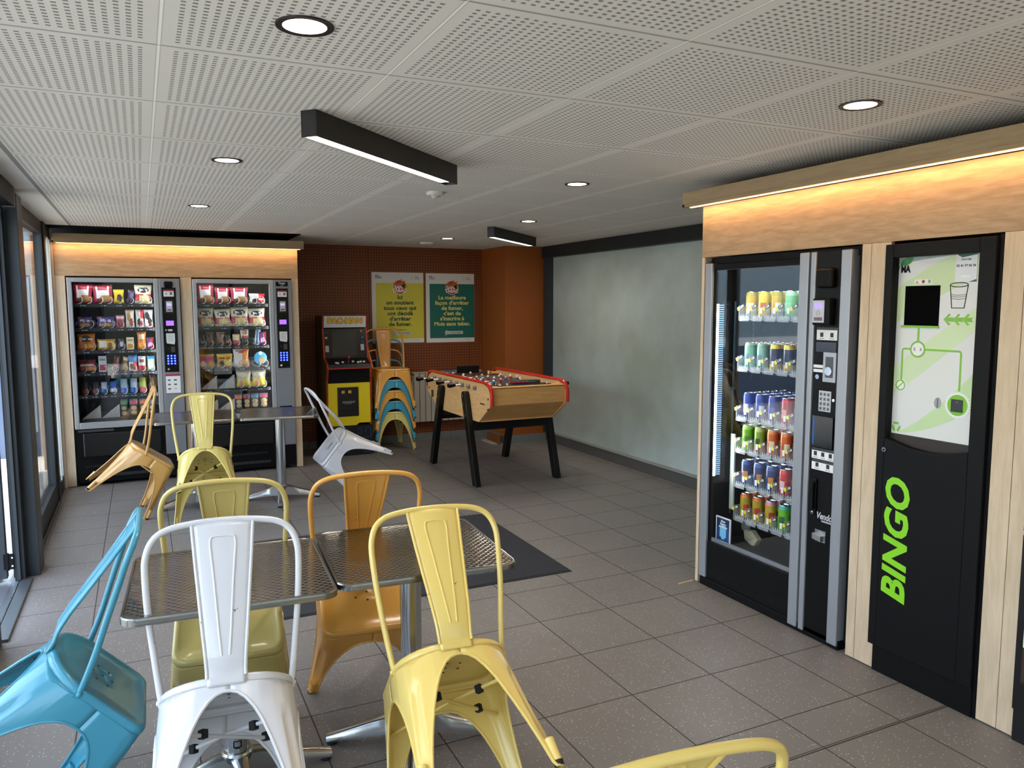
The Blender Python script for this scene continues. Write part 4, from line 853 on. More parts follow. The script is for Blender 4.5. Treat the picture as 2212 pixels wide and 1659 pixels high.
# ================================================================== CUP RETURN MACHINE (BINGO)
def bingo():
    F = RT
    t = thing('cup_recycling_machine', 'black cup-return machine with lime green lettering and a white and green front', 'recycling machine', tuple(F.p(-2.25, 0)))
    b = B(); F.box(b, -2.224, -1.766, .0, 1.832, -.50, -.045, BLACK); F.box(b, -1.779, -1.766, .0, 1.832, -.045, .0, BLACK); b.build('cabinet', None, t)
    # door with arched recess
    b = B(); F.box(b, -2.242, -2.206, .118, 1.826, .0008, .018); F.box(b, -2.226, -2.206, .118, 1.826, -.045, .002); F.box(b, -1.842, -1.780, .118, 1.826, -.045, .018); F.box(b, -2.206, -1.842, 1.772, 1.826, -.045, .018)
    low = [(-2.206, .118), (-1.842, .118), (-1.842, 1.024)]+[(-1.842-.364*k/10, 1.024-.030*sin(pi*k/10)) for k in range(1, 10)]+[(-2.206, 1.024)]
    F.poly(b, low, -.045, .018); b.build('door', M('#0B0B0C', .55, spec=.2), t, bevel=.003)
    b = B(); F.box(b, -2.226, -1.780, .0, .118, -.045, .004); b.build('plinth', M('#0A0A0B', .5, spec=.2), t)
    b = B(); F.box(b, -2.206, -1.842, .97, 1.044, -.045, -.018); b.build('recess_sill', M('#2A211B', .5), t)
    FF = F; KS = 2.837/2.81
    class Deep(Fr):
        def p(s, u, z, d=0): return Fr.p(s, u*KS, 1.58+(z-1.58)*KS, d)
    F = Deep((2.839, 0, 0), (0, -1, 0), (-1, 0, 0))
    W0, W1, z0, z1 = -2.200, -1.81, 1.040, 1.79
    G1, G2, G3 = M('#B9D69A', .4), M('#7CB82E', .4), M('#A9B8A8', .4)
    b = B(); F.box(b, W0, W1, z0, z1, .002, .006, M('#D9DAD6', .4))
    fp = b.build('front_graphic', None, t)
    def band(pts_a, pts_b, mat, d):
        b = B(); n = len(pts_a)
        for k in range(n-1): F.poly(b, [pts_a[k], pts_a[k+1], pts_b[k+1], pts_b[k]], d, d+.0004, mat)
        b.build('green_swoosh', None, fp)
    def X(f): return W0+(W1-W0)*f
    def Zz(f): return z0+(z1-z0)*f
    L = 14
    band([(X(k/L), Zz(.60+.28*(k/L)**.8)) for k in range(L+1)], [(X(k/L), Zz(min(1, .80+.2*sin(k/L*1.6)))) for k in range(L+1)], M('#C6D8A8', .45), .006)
    band([(X(k/L), Zz(.22+.42*(k/L)**1.1)) for k in range(L+1)], [(X(k/L), Zz(.36+.38*(k/L)**.9)) for k in range(L+1)], M('#CADCB0', .45), .006)
    band([(X(.12+.88*k/L), Zz(.02+.20*(k/L)**1.6)) for k in range(L+1)], [(X(.12+.88*k/L), Zz(.03+.40*(k/L)**1.3)) for k in range(L+1)], M('#BFD8A2', .45), .006)
    band([(X(k/L), Zz(.95+.02*sin(k/L*3-.6))) for k in range(L+1)], [(X(k/L), Zz(1)) for k in range(L+1)], M('#93A69E', .45), .0065)
    b = B(); F.box(b, -2.150, -1.998, 1.497, 1.655, .0068, .0072, M('#000000', .9, spec=.1)); F.box(b, -2.158, -1.995, 1.488, 1.497, .0068, .012, G2); b.build('cup_opening', None, fp)
    b = B(); F.box(b, -2.110, -2.035, 1.662, 1.680, .0068, .0072, WHITE); F.poly(b, [(-2.106, 1.664), (-2.092, 1.664), (-2.099, 1.677)], .0072, .0075, M('#C9837A', .5)); F.disc(b, -2.072, 1.671, .007, .0072, .0075, M('#A03038', .5), 14); F.box(b, -2.052, -2.040, 1.665, 1.678, .0072, .0075, M('#9A9A98', .5)); b.build('warning_label', None, fp)
    b = B(); F.line(b, [(-1.958, 1.655), (-1.948, 1.567), (-1.898, 1.567), (-1.886, 1.655)], .003, .0068, .0072, BLACK)
    n = 20; F.line(b, [(-1.922+.036*cos(2*pi*k/n), 1.655+.008*sin(2*pi*k/n)) for k in range(n+1)], .003, .0068, .0072, BLACK)
    for zz, ww in ((1.618, .031), (1.611, .030), (1.603, .0295)): F.line(b, [(-1.922-ww, zz), (-1.922, zz-.003), (-1.922+ww, zz)], .0015, .0068, .0072, BLACK)
    b.build('cup_drawing', None, fp)
    for k in range(3):
        b = B(); a = -1.978+k*.038
        F.poly(b, [(a, 1.523), (a+.022, 1.545), (a+.028, 1.541), (a+.016, 1.531), (a+.042, 1.531), (a+.036, 1.523), (a+.042, 1.515), (a+.016, 1.515), (a+.028, 1.505), (a+.022, 1.501)], .0068, .0078, G2); b.build('green_arrow', None, fp)
    b = B(); cu, cz = -2.082, 1.402
    F.line(b, [(cu, 1.49), (cu, cz+.030)], .009, .0066, .0071, G2); F.ring(b, cu, cz, .030, .007, .0068, .0075, G2)
    F.line(b, [(cu-.030, cz), (-2.146, cz), (-2.150, cz-.006), (-2.150, 1.275)], .007, .0066, .0071, G2)
    F.line(b, [(cu+.030, cz), (-1.905, cz), (-1.899, cz-.006), (-1.899, 1.25)], .0075, .0066, .0071, G2)
    F.ring(b, -2.152, 1.252, .020, .005, .0072, .0078, G2); F.line(b, [(-2.165, 1.239), (-2.139, 1.265)], .004, .0072, .0078, G2); b.build('flow_line', None, fp)
    b = B(); F.disc(b, cu, cz, .027, .0070, .0073, WHITE); F.box(b, cu-.017, cu+.017, cz-.006, cz+.006, .0073, .0076, M('#8A8A8A', .5)); F.disc(b, cu, cz+.001, .008, .0076, .0078, WHITE, 12, ru=.012); b.build('banknote_badge', None, fp); b = B(); F.disc(b, -2.152, 1.252, .0255, .0066, .0070, WHITE); b.build('cancel_badge', None, fp)
    b = B(); n = 28; su, sz = -1.902, 1.196
    F.poly(b, [(su+(.054 if k % 2 else .047)*cos(pi*k/n), sz+(.054 if k % 2 else .047)*sin(pi*k/n)) for k in range(2*n)], .0070, .0076, WHITE); F.disc(b, su, sz, .041, .0076, .0082, G2); F.box(b, su-.024, su+.022, sz-.026, sz+.022, .0082, .011, M('#2A2E30', .5)); F.box(b, su-.006, su+.006, sz+.008, sz+.016, .011, .0115, M('#4A4E50', .5)); b.build('coin_return_badge', None, fp)
    b = B(); F.disc(b, -1.984, 1.196, .022, .0068, .0075, M('#9A9A9A', .35, .4), 24, ru=.015); F.box(b, -1.986, -1.982, 1.178, 1.214, .0075, .0079, M('#4A4A4A', .5)); b.build('coin_drawing', None, fp)
    b = B()
    for k in range(3):
        a = radians(90+120*k); c0 = (-2.163+.014*cos(a), 1.078+.014*sin(a)); dx, dz = -sin(a), cos(a)
        F.poly(b, [(c0[0]-dx*.012-.004*cos(a), c0[1]-dz*.012-.004*sin(a)), (c0[0]+dx*.008-.004*cos(a), c0[1]+dz*.008-.004*sin(a)), (c0[0]+dx*.016, c0[1]+dz*.016), (c0[0]+dx*.008+.005*cos(a), c0[1]+dz*.008+.005*sin(a)), (c0[0]-dx*.012+.005*cos(a), c0[1]-dz*.012+.005*sin(a))], .0068, .0075, G2)
    b.build('recycling_symbol', None, fp)
    b = B(); F.box(b, -1.940, -1.855, 1.665, 1.772, .0070, .0080, M('#D9DCE0', .4)); F.poly(b, [(-1.94, 1.772), (-1.855, 1.772), (-1.855, 1.766), (-1.915, 1.757)], .0080, .0082, M('#2E5A48', .4)); F.poly(b, [(-1.855, 1.665), (-1.855, 1.675), (-1.885, 1.665)], .008, .0082, M('#2E5A48', .4)); F.box(b, -1.915, -1.882, 1.682, 1.690, .008, .0082, WHITE); st = b.build('phone_sticker', None, fp)
    F.text('phone_print', '02 41 77 26 26', .0125, -1.898, 1.726, .0083, BLACK, st, bold=.01); F.text('phone_print', 'D\'ACCUEIL', .0085, -1.898, 1.749, .0083, BLACK, st)
    F.text('maker_logo', 'MA', .038, -2.154, 1.722, .0072, BLACK, fp, bold=.05, wscale=.75)
    b = B(); lf = [(-2.180, 1.738), (-2.168, 1.760), (-2.148, 1.770), (-2.118, 1.768), (-2.130, 1.748), (-2.150, 1.737)]; F.poly(b, lf, .0072, .0078, M('#2E7A3A', .4)); F.line(b, [(-2.184, 1.722), (-2.180, 1.738), (-2.170, 1.745)], .003, .0072, .0076, M('#2E7A3A', .4)); b.build('leaf_logo', None, fp)
    F = FF
    b = B(); F.disc(b, -2.200, .976, .010, .018, .026, CHROME, 18); F.disc(b, -2.200, .976, .004, .026, .028, BLACK, 10); b.build('lock', None, t)
    text('lettering', 'BINGO', .150, F.p(-2.124, .598, .0188), (0, 0, 1), (0, 1, 0), M('#86D21E', .45), t, bold=.035, shear=.22, wscale=1.08, space=1.02)
bingo()
# third machine at the right edge
t = thing('hot_drinks_machine', 'black vending machine cut off by the right edge, with a green lit picture', 'vending machine', tuple(RT.p(-1.62, 0)))
b = B(); RT.box(b, -1.622, -.76, .12, 1.83, -.55, .02); b.build('cabinet', M('#0E0E10', .4), t, bevel=.004)
b = B(); RT.box(b, -1.618, -.77, 0, .12, -.5, .012); b.build('plinth', M('#121214', .4), t)
b = B(); RT.box(b, -1.600, -.80, .22, .70, .02, .026, M('#1C1A18', .3)); wn = b.build('picture_frame', None, t, bevel=.02)
b = B(); RT.p(0, 0); b.grid(lambda u, v: RT.p(-1.592+u*.78, .235+v*.45, .0268), 14, 14, None, lambda u, v: M('#5FD02E', .4, emit=.6) if .48 < v < .62 else M('#9AD878', .4, emit=.5) if .30 < v < .48 else M('#3A2A22', .4)); b.build('picture', None, wn)
b = B(); RT.disc(b, -1.610, .776, .010, .02, .026, CHROME, 16); b.build('lock', None, t)

# ================================================================== FLOOR MAT
b = B(); b.prism([(.55, 3.90), (2.24, 3.885), (2.262, 5.26), (.57, 5.28)], 'z', .0005, .008, CARPET)
o = b.build('floor_mat', bevel=.003); tag(o, 'charcoal carpet mat lying on tiles behind the front tables', 'mat')
b = B(); b.prism([(.545, 3.885), (2.252, 3.87), (2.275, 5.275), (.565, 5.295)], 'z', .0002, .004, M('#1B1C1D', .7)); o2 = b.build('mat_edging', None, None); o2.parent = o

# ================================================================== CHAIRS
G = dict(df=.213, wf=.220, dr=.240, wr=.183)
ZT = .403
def outline(t):
    """top outline of seat, t in 0..4 : side index + fraction; sides front(+y), left(-x), rear, right ; starts at front right corner mid"""
    return t
def rr_poly(corners, radii, n=6):
    """rounded polygon (counter-clockwise), returns list of (corner index, points)"""
    out = []; L = len(corners)
    for i in range(L):
        p = Vector(corners[i]); a = Vector(corners[i-1]); c_ = Vector(corners[(i+1) % L]); r = radii[i]
        d1 = (a-p).normalized(); d2 = (c_-p).normalized(); ang = d1.angle(d2); tl = r/math.tan(ang/2)
        s_ = p+d1*tl; e = p+d2*tl; cen = p+(d1+d2).normalized()*(r/math.sin(ang/2))
        a0 = math.atan2((s_-cen).y, (s_-cen).x); a1 = math.atan2((e-cen).y, (e-cen).x)
        while a1 < a0: a1 += 2*pi
        out.append([(cen.x+r*cos(a0+(a1-a0)*k/n), cen.y+r*sin(a0+(a1-a0)*k/n)) for k in range(n+1)])
    return out
NS = 14
def loop(corners, radii):
    """4 corners ccw: FR(+,+), FL(-,+), RL(-,-), RR(+,-). returns per corner: arc; per side straight is subdivided. params aligned between loops"""
    arcs = rr_poly(corners, radii); sides = []
    for i in range(4):
        # half arc of corner i (second half) -> straight -> half arc of corner i+1 (first half)
        a = arcs[i][3:]; e = arcs[(i+1) % 4][:4]; st = [(a[-1][0]+(e[0][0]-a[-1][0])*k/(NS+1), a[-1][1]+(e[0][1]-a[-1][1])*k/(NS+1)) for k in range(1, NS+1)]
        sides.append(a+st+e)
    return sides
TOPC = [(.187, .178), (-.187, .178), (-.178, -.170), (.178, -.170)]; TOPR = [.045, .045, .140, .140]
BOTC = [(.228, .223), (-.228, .223), (-.194, -.252), (.194, -.252)]; BOTR = [.022, .022, .022, .022]
TS = loop(TOPC, TOPR); BS = loop(BOTC, BOTR)
def side_pts(i):
    top, bot = [Vector(p) for p in TS[i]], [Vector(p) for p in BS[i]]
    def cum(a):
        d = [0]
        for k in range(1, len(a)): d.append(d[-1]+(a[k]-a[k-1]).length)
        return [x/d[-1] for x in d]
    ct, cb = cum(top), cum(bot); new = []
    for x in cb:
        k = 0
        while k < len(ct)-2 and ct[k+1] < x: k += 1
        new.append(top[k].lerp(top[k+1], (x-ct[k])/max(1e-9, ct[k+1]-ct[k])))
    top = new
    # arc-length fraction from corner to corner on the bottom loop -> signed -1..1
    d = [0]
    for k in range(1, len(bot)): d.append(d[-1]+(bot[k]-bot[k-1]).length)
    tt = [2*x/d[-1]-1 for x in d]
    return top, bot, tt
ARCH = [.345, .335, .382, .335]     # front, left, rear, right
def arch(i, t):
    a = abs(t); A = ARCH[i]; e = .885
    if a >= e: return 0.0
    q = a/e
    return A*max(0., (1-q**(2.3 if i == 2 else 2.6)))**(.66 if i == 2 else .55)
def seat_pt(p, b_, z):
    f = z/ZT; f2 = f**1.0
    v = b_*(1-f2)+p*f2
    return (v.x, v.y, z)
def make_chair(matc, label, group):
    t = thing('metal_chair', label, 'chair', (0, 0, 0), group)
    S = matc
    # --- legs: leg k sits at corner k ; made of second half of side k-1 and first half of side k
    for k in range(4):
        cols = []
        for (i, lo) in (((k-1) % 4, False), (k, True)):
            top, bot, tt = side_pts(i); h = len(tt)//2
            idx = range(h, len(tt)) if not lo else range(0, h+1)
            for j in idx:
                if lo and j == 0: continue
                # refine the free edge: insert extra columns
                cols.append((top[j], bot[j], arch(i, tt[j]), tt[j]))
        # refine
        fine = []
        for a, c_ in zip(cols[:-1], cols[1:]):
            fine.append(a)
            if abs(a[2]-c_[2]) > .03:
                i_a = None
                for q in (.25, .5, .75):
                    fine.append((a[0].lerp(c_[0], q), a[1].lerp(c_[1], q), None, a[3]*(1-q)+c_[3]*q, a, c_))
        fine.append(cols[-1])
        nc = len(fine); res = []
        for q, cc in enumerate(fine):
            z = cc[2]
            if z is None:
                # which side does it belong to
                si = (k-1) % 4 if q < nc/2 else k
                z = arch(si, cc[3])
            res.append((cc[0], cc[1], z, cc[3]))
        nz = 18; b = B(); mid = (nc-1)/2
        def f(u, v):
            q = min(nc-1, int(round(u*(nc-1)))); tp, bt, z0, tt_ = res[q]; z = z0+(ZT-z0)*v
            x, y, z = seat_pt(tp, bt, z)
            # shallow flute pressed down the corner of the leg
            cw = max(0., 1-((q-mid)/4.0)**2); fl_ = cw*max(0., min(1, (z-.07)/.02))*max(0., min(1, (.325-z)/.03))
            L = math.hypot(x, y); s_ = 1-.0105*fl_/L
            return (x*s_, y*s_, z)
        b.grid(f, nc-1, nz, S)
        edge = [seat_pt(r_[0], r_[1], r_[2]) for r_ in res]
        dd = [edge[0]]
        for p in edge[1:]:
            if (Vector(p)-Vector(dd[-1])).length > .004: dd.append(p)
        b.tube([p for p in dd], .0036, 6, S)
        # round foot
        cx, cy = BOTC[k]; vx, vy = cx*(1-.011/abs(cx)), cy*(1-.011/abs(cy))
        tx, ty = TOPC[k]; fz = .075; px_, py_ = vx+(tx-cx)*fz/ZT, vy+(ty-cy)*fz/ZT
        b.tube([(vx, vy, .004), (px_, py_, fz)], [.0125, .0145], 12, S)
        lg = b.build('leg', S, t, solid=.0016)
        b = B(); b.tube([(vx-(tx-cx)*.00, vy, 0), (vx, vy, .014)], .0142, 12, RUB); b.build('rubber_foot', None, lg)
    # --- seat
    prof = [(1.003, .0), (1.003, .008), (.995, .016), (.975, .0215), (.945, .0235), (.900, .0225), (.880, .0185), (.60, .0175), (.3, .017), (.001, .017)]
    flat = [p for i in range(4) for p in TS[i][:-1]]; n = len(flat)
    b = B(); vs = []; cen = (0, .004)
    for s_, z in prof:
        for p in flat: vs.append((cen[0]+(p[0]-cen[0])*s_, cen[1]+(p[1]-cen[1])*s_, ZT+z))
    fs = [(i*n+k, i*n+(k+1) % n, (i+1)*n+(k+1) % n, (i+1)*n+k) for i in range(len(prof)-1) for k in range(n)]
    b.add(vs, fs, S, True); st = b.build('seat', None, t, solid=.0016, sharp=60)
    b = B()
    for hx, hy in ((0, 0), (0, .035), (0, -.035), (.045, .02), (-.045, .02), (.045, -.02), (-.045, -.02)): b.cyl((hx, hy+.01, ZT+.0155), (hx, hy+.01, ZT+.0182), .0042, 10, M('#2A2418', .8))
    b.build('drain_holes', None, st)
    # --- back hoop
    half = [(.1735, -.052, .410), (.178, -.060, .435), (.190, -.098, .52), (.203, -.150, .62), (.210, -.200, .72), (.207, -.226, .77), (.188, -.243, .812), (.150, -.252, .836), (.085, -.256, .847), (.0, -.258, .850)]
    full = half+[(-x, y, z) for x, y, z in half[::-1][1:]]
    b = B(); b.tube(smoothpath(full, 5), .0095, 12, S)
    for s_ in (-1, 1): b.ball((s_*.183, -.050, .409), .008, S, 6, (.7, 1, 1)); b.obox((s_*.178, -.051, .410), (.003, 0, 0), (0, .011, 0), (0, 0, .016), S)
    b.build('back_hoop', None, t)
    # --- back splat
    sp = [(-.1755, .398, .050), (-.1765, .425, .050), (-.181, .440, .050), (-.196, .475, .0525), (-.208, .53, .058), (-.221, .62, .066), (-.236, .72, .075), (-.250, .80, .0815), (-.257, .843, .085)]
    b = B(); m_ = len(sp)
    def f(u, v):
        x = v*(m_-1); i = min(m_-2, int(x)); q = x-i; y = sp[i][0]*(1-q)+sp[i+1][0]*q; z = sp[i][1]*(1-q)+sp[i+1][1]*q; w_ = sp[i][2]*(1-q)+sp[i+1][2]*q
        return ((2*u-1)*w_, y-.008*(1-(2*u-1)**2)*min(1, v*3), z)
    b.grid(f, 10, 24, S)
    for s_ in (0, 1): b.tube([f(s_, v/20) for v in range(2, 21)], .0042, 8, S)
    for s_ in (0,):
        rib = [(.36, .33)]+[(.36-.10*(k/8), .33+.50*k/8) for k in range(1, 9)]+[(.275, .865), (.31, .88), (.69, .88), (.725, .865)]+[(.74-.10*((8-k)/8)-.0+.0, .83) for k in ()]
        rib = [(.40-.12*k/10, .36+.47*k/10) for k in range(11)]+[(.285, .855), (.31, .872), (.40, .876), (.60, .876), (.69, .872), (.715, .855)]+[(.72-.12*k/10, .83-.47*k/10) for k in range(11)]
        b.tube([f(u, v) for u, v in rib], .0030, 8, S)
    b.build('backrest', None, t, solid=.0016)
    # --- crossed braces under the seat
    b = B(); P1 = [(.176, .168, .30), (-.142, -.150, .30)]; P2 = [(-.176, .168, .30), (.142, -.150, .30)]
    b.tube(P1, .0058, 8, S); b.tube([P2[0], (0, 0, .312), P2[1]], .0058, 8, S); br = b.build('cross_brace', None, t)
    for (p, q) in (P1, P2):
        for f_ in (.24, .76):
            v = Vector(p).lerp(Vector(q), f_); dr = (Vector(q)-Vector(p)).normalized(); sd = Vector((dr.y, -dr.x, 0))
            b = B(); b.obox(v+Vector((0, 0, .004)), dr*.010, sd*.010, (0, 0, .012), RUB); b.build('rubber_clip', None, br, bevel=.002)
    return t
def place(o, X, Y, hd, tilt, z=0):
    df = .2129; R = Matrix.Rotation(radians(hd), 4, 'Z') @ Matrix.Rotation(-radians(tilt), 4, 'X') @ Matrix.Translation((0, -df, 0))
    o.matrix_world = Matrix.Translation((X, Y, z)) @ R
def recol(o, mat, old):
    for ch in [o]+list(o.children_recursive):
        if ch.type == 'MESH' and any(s.material == old for s in ch.material_slots):
            ch.data = ch.data.copy()
            for i, mm in enumerate(ch.data.materials):
                if mm == old: ch.data.materials[i] = mat
CM = {'white': chair_mat('#D2D2D3', '#3A3A3A', .25), 'yellow': chair_mat('#E4C86E'), 'lemon': chair_mat('#D8C673'), 'orange': chair_mat('#DB9E45'), 'apricot': chair_mat('#CE9F58'), 'teal': chair_mat('#3F93AA', '#1E4A52'), 'olive': chair_mat('#CCB76C')}
GT = 'metal chairs tipped forward against the steel tables'
proto = {}
def chair(col, label, X, Y, hd, tilt, z=0, group=GT):
    if not proto: proto['p'] = (make_chair(CM[col], label, group), col); o = proto['p'][0]
    else:
        base, bc = proto['p']; o = copy_tree(base)
        if col != bc:
            if col in proto:
                src = proto[col]
                for ch in list(o.children_recursive): bpy.data.objects.remove(ch)
                bpy.data.objects.remove(o); o = copy_tree(src)
            else: recol(o, CM[col], CM[bc]); proto[col] = o
    o['label'] = label; o['category'] = 'chair'; o['group'] = group
    place(o, X, Y, hd, tilt, z); return o
chair('white', 'glossy white metal chair tipped against the left front table, back to the viewer', .17, 2.179, -6.1, 40.5)
chair('yellow', 'bright yellow metal chair tipped against the right front table, rear leg pointing right', .811, 2.037, -4.9, 48.6)
chair('teal', 'teal metal chair at lower left edge tipped sideways-on against the table', -.319, 2.619, -90.7, 46.2)
chair('olive', 'pale olive yellow metal chair behind the left front table, seat facing the viewer', .248, 2.936, 173.4, 34.5)
chair('orange', 'orange metal chair behind the right front table, seat facing the viewer', .778, 3.058, 172.9, 42.1)
chair('lemon', 'pale lemon metal chair tipped against the rear left table, back to the viewer', .376, 5.88, -2.5, 46.4)
chair('apricot', 'apricot metal chair tipped sideways-on at the left end of the rear tables', -.041, 6.44, -87.0, 35.6)
chair('white', 'white metal chair tipped sideways-on at the right end of the rear tables', 1.565, 6.374, 91.1, 50.6)
chair('yellow', 'yellow metal chair of which only the curved back shows at bottom right', .707, 1.123, 173.5, 45.7)
SG = 'metal chairs stacked beside the arcade cabinet'
for i, (cl, lb) in enumerate([('lemon', 'pale lemon metal chair standing on the floor, bottom of the chair stack'), ('teal', 'teal metal chair second from the bottom of the chair stack'),
                              ('orange', 'orange metal chair in the middle of the chair stack'), ('teal', 'teal metal chair second from the top of the chair stack'), ('orange', 'orange metal chair topping the stack beside the arcade cabinet')]):
    chair(cl, lb, 2.455, 8.045-i*.004, 179, 0, i*.1175, SG)

# ================================================================== TABLES
def make_table(cx, cy, rot, label, arm=.30, lx=0):
    t = thing('bistro_table', label, 'table', (cx, cy, 0), 'square steel bistro tables')
    h = .30; r = .045; Z = .722
    pts = [p for a in rr_poly([(h, h), (-h, h), (-h, -h), (h, -h)], [r]*4, 7) for p in a]; n = len(pts)
    def W(x, y, z): return (cx+x, cy+y, z)
    b = B(); prof = [(.0, -.022), (0, -.004), (-.003, 0), (-.008, .0), (-.012, -.003)]
    vs = []; 
    for o_, z in prof:
        for x, y in pts: L = math.hypot(x, y); s_ = 1+o_/.33; vs.append(W(x*s_, y*s_, Z+z))
    fs = [(i*n+k, i*n+(k+1) % n, (i+1)*n+(k+1) % n, (i+1)*n+k) for i in range(4) for k in range(n)]
    b.add(vs, fs, M('#8C8B85', .25, 1.0), True); b.add([W(x, y, Z-.022) for x, y in pts], [tuple(range(n))[::-1]], M('#8A8A88', .3, .8)); b.build('edge_band', None, t)
    b = B(); s_ = 1-.0118/.33; b.add([W(x*s_, y*s_, 0) for x, y in pts], [tuple(range(n))], TABLE); b.v = [(x-cx, y-cy, z) for x, y, z in b.v]
    o = b.build('tabletop'); o.parent = t; o.location = (0, 0, Z-.0025)
    b = B(); b.cyl(W(0, 0, .09), W(0, 0, Z-.03), .038, 28, ALU); b.build('column', None, t)
    b = B(); b.box(*[v for p in ((cx-.14, cx+.14), (cy-.03, cy+.03)) for v in p], Z-.034, Z-.022, M('#3A3A3A', .5)); b.box(cx-.03, cx+.03, cy-.14, cy+.14, Z-.034, Z-.022, M('#3A3A3A', .5)); b.build('top_bracket', None, t)
    for k in range(4):
        a = radians(45*0+90*k)+radians(lx); d = Vector((cos(a), sin(a), 0)); s2 = Vector((-sin(a), cos(a), 0))
        b = B(); vs = []
        for q, (l_, w_, zt, zb) in enumerate([(.025, .030, .115, .035), (.07, .026, .110, .035), (.14, .022, .085, .030), (arm-.03, .020, .045, .014), (arm, .019, .036, .012)]):
            c_ = Vector((cx, cy, 0))+d*l_
            for s_, z, ww in ((-1, zb, 1), (1, zb, 1), (1, zt-.008, .9), (.5, zt, .9), (-.5, zt, .9), (-1, zt-.008, .9)): v = c_+s2*w_*s_*ww; vs.append((v.x, v.y, z))
        m6 = 6; fs = [(i*m6+k2, i*m6+(k2+1) % m6, (i+1)*m6+(k2+1) % m6, (i+1)*m6+k2) for i in range(4) for k2 in range(m6)]+[tuple(range(m6))[::-1], tuple(range(4*m6, 5*m6))]
        b.add(vs, fs, ALU, True); ft = b.build('foot', None, t, sharp=50)
        b = B(); p = Vector((cx, cy, 0))+d*(arm-.018); b.lathe([(.001, 0), (.018, 0), (.020, .004), (.013, .012), (.006, .016), (.006, .03)], 14, (p.x, p.y, 0), RUB); b.build('levelling_foot', None, ft)
    b = B(); b.lathe([(.040, .085), (.046, .095), (.050, .115), (.046, .122), (.039, .124)], 24, (cx, cy, 0), ALU); b.build('collar', None, t)
    t.rotation_euler.z = radians(rot); return t
T1 = make_table(.225, 2.578, -3.5, 'patterned steel table nearest the viewer, left one of the front pair', .31, 6)
b = B(); a = radians(-128); ct = Vector((.225, 2.578, 0))
nv = Fr((.225, 2.578, 0), (1, 0, 0), (0, -1, 0))
b = B(); nv.line(b, [(-.012, .145), (.012, .145), (.012, .165), (-.012, .165), (-.012, .145)], .0025, .0382, .0388, BLACK); nv.line(b, [(-.007, .142), (.007, .142)], .004, .0382, .0388, BLACK); sk = b.build('sticker', None, T1)
make_table(.831, 2.578, -4.0, 'patterned steel table nearest the viewer, right one of the front pair', .31, -16)
make_table(.355, 6.50, -2.0, 'steel table before the snack machines, left one of the rear pair', .30, 12)
make_table(.985, 6.43, -9.0, 'steel table before the snack machines, right one of the rear pair', .30, -3)

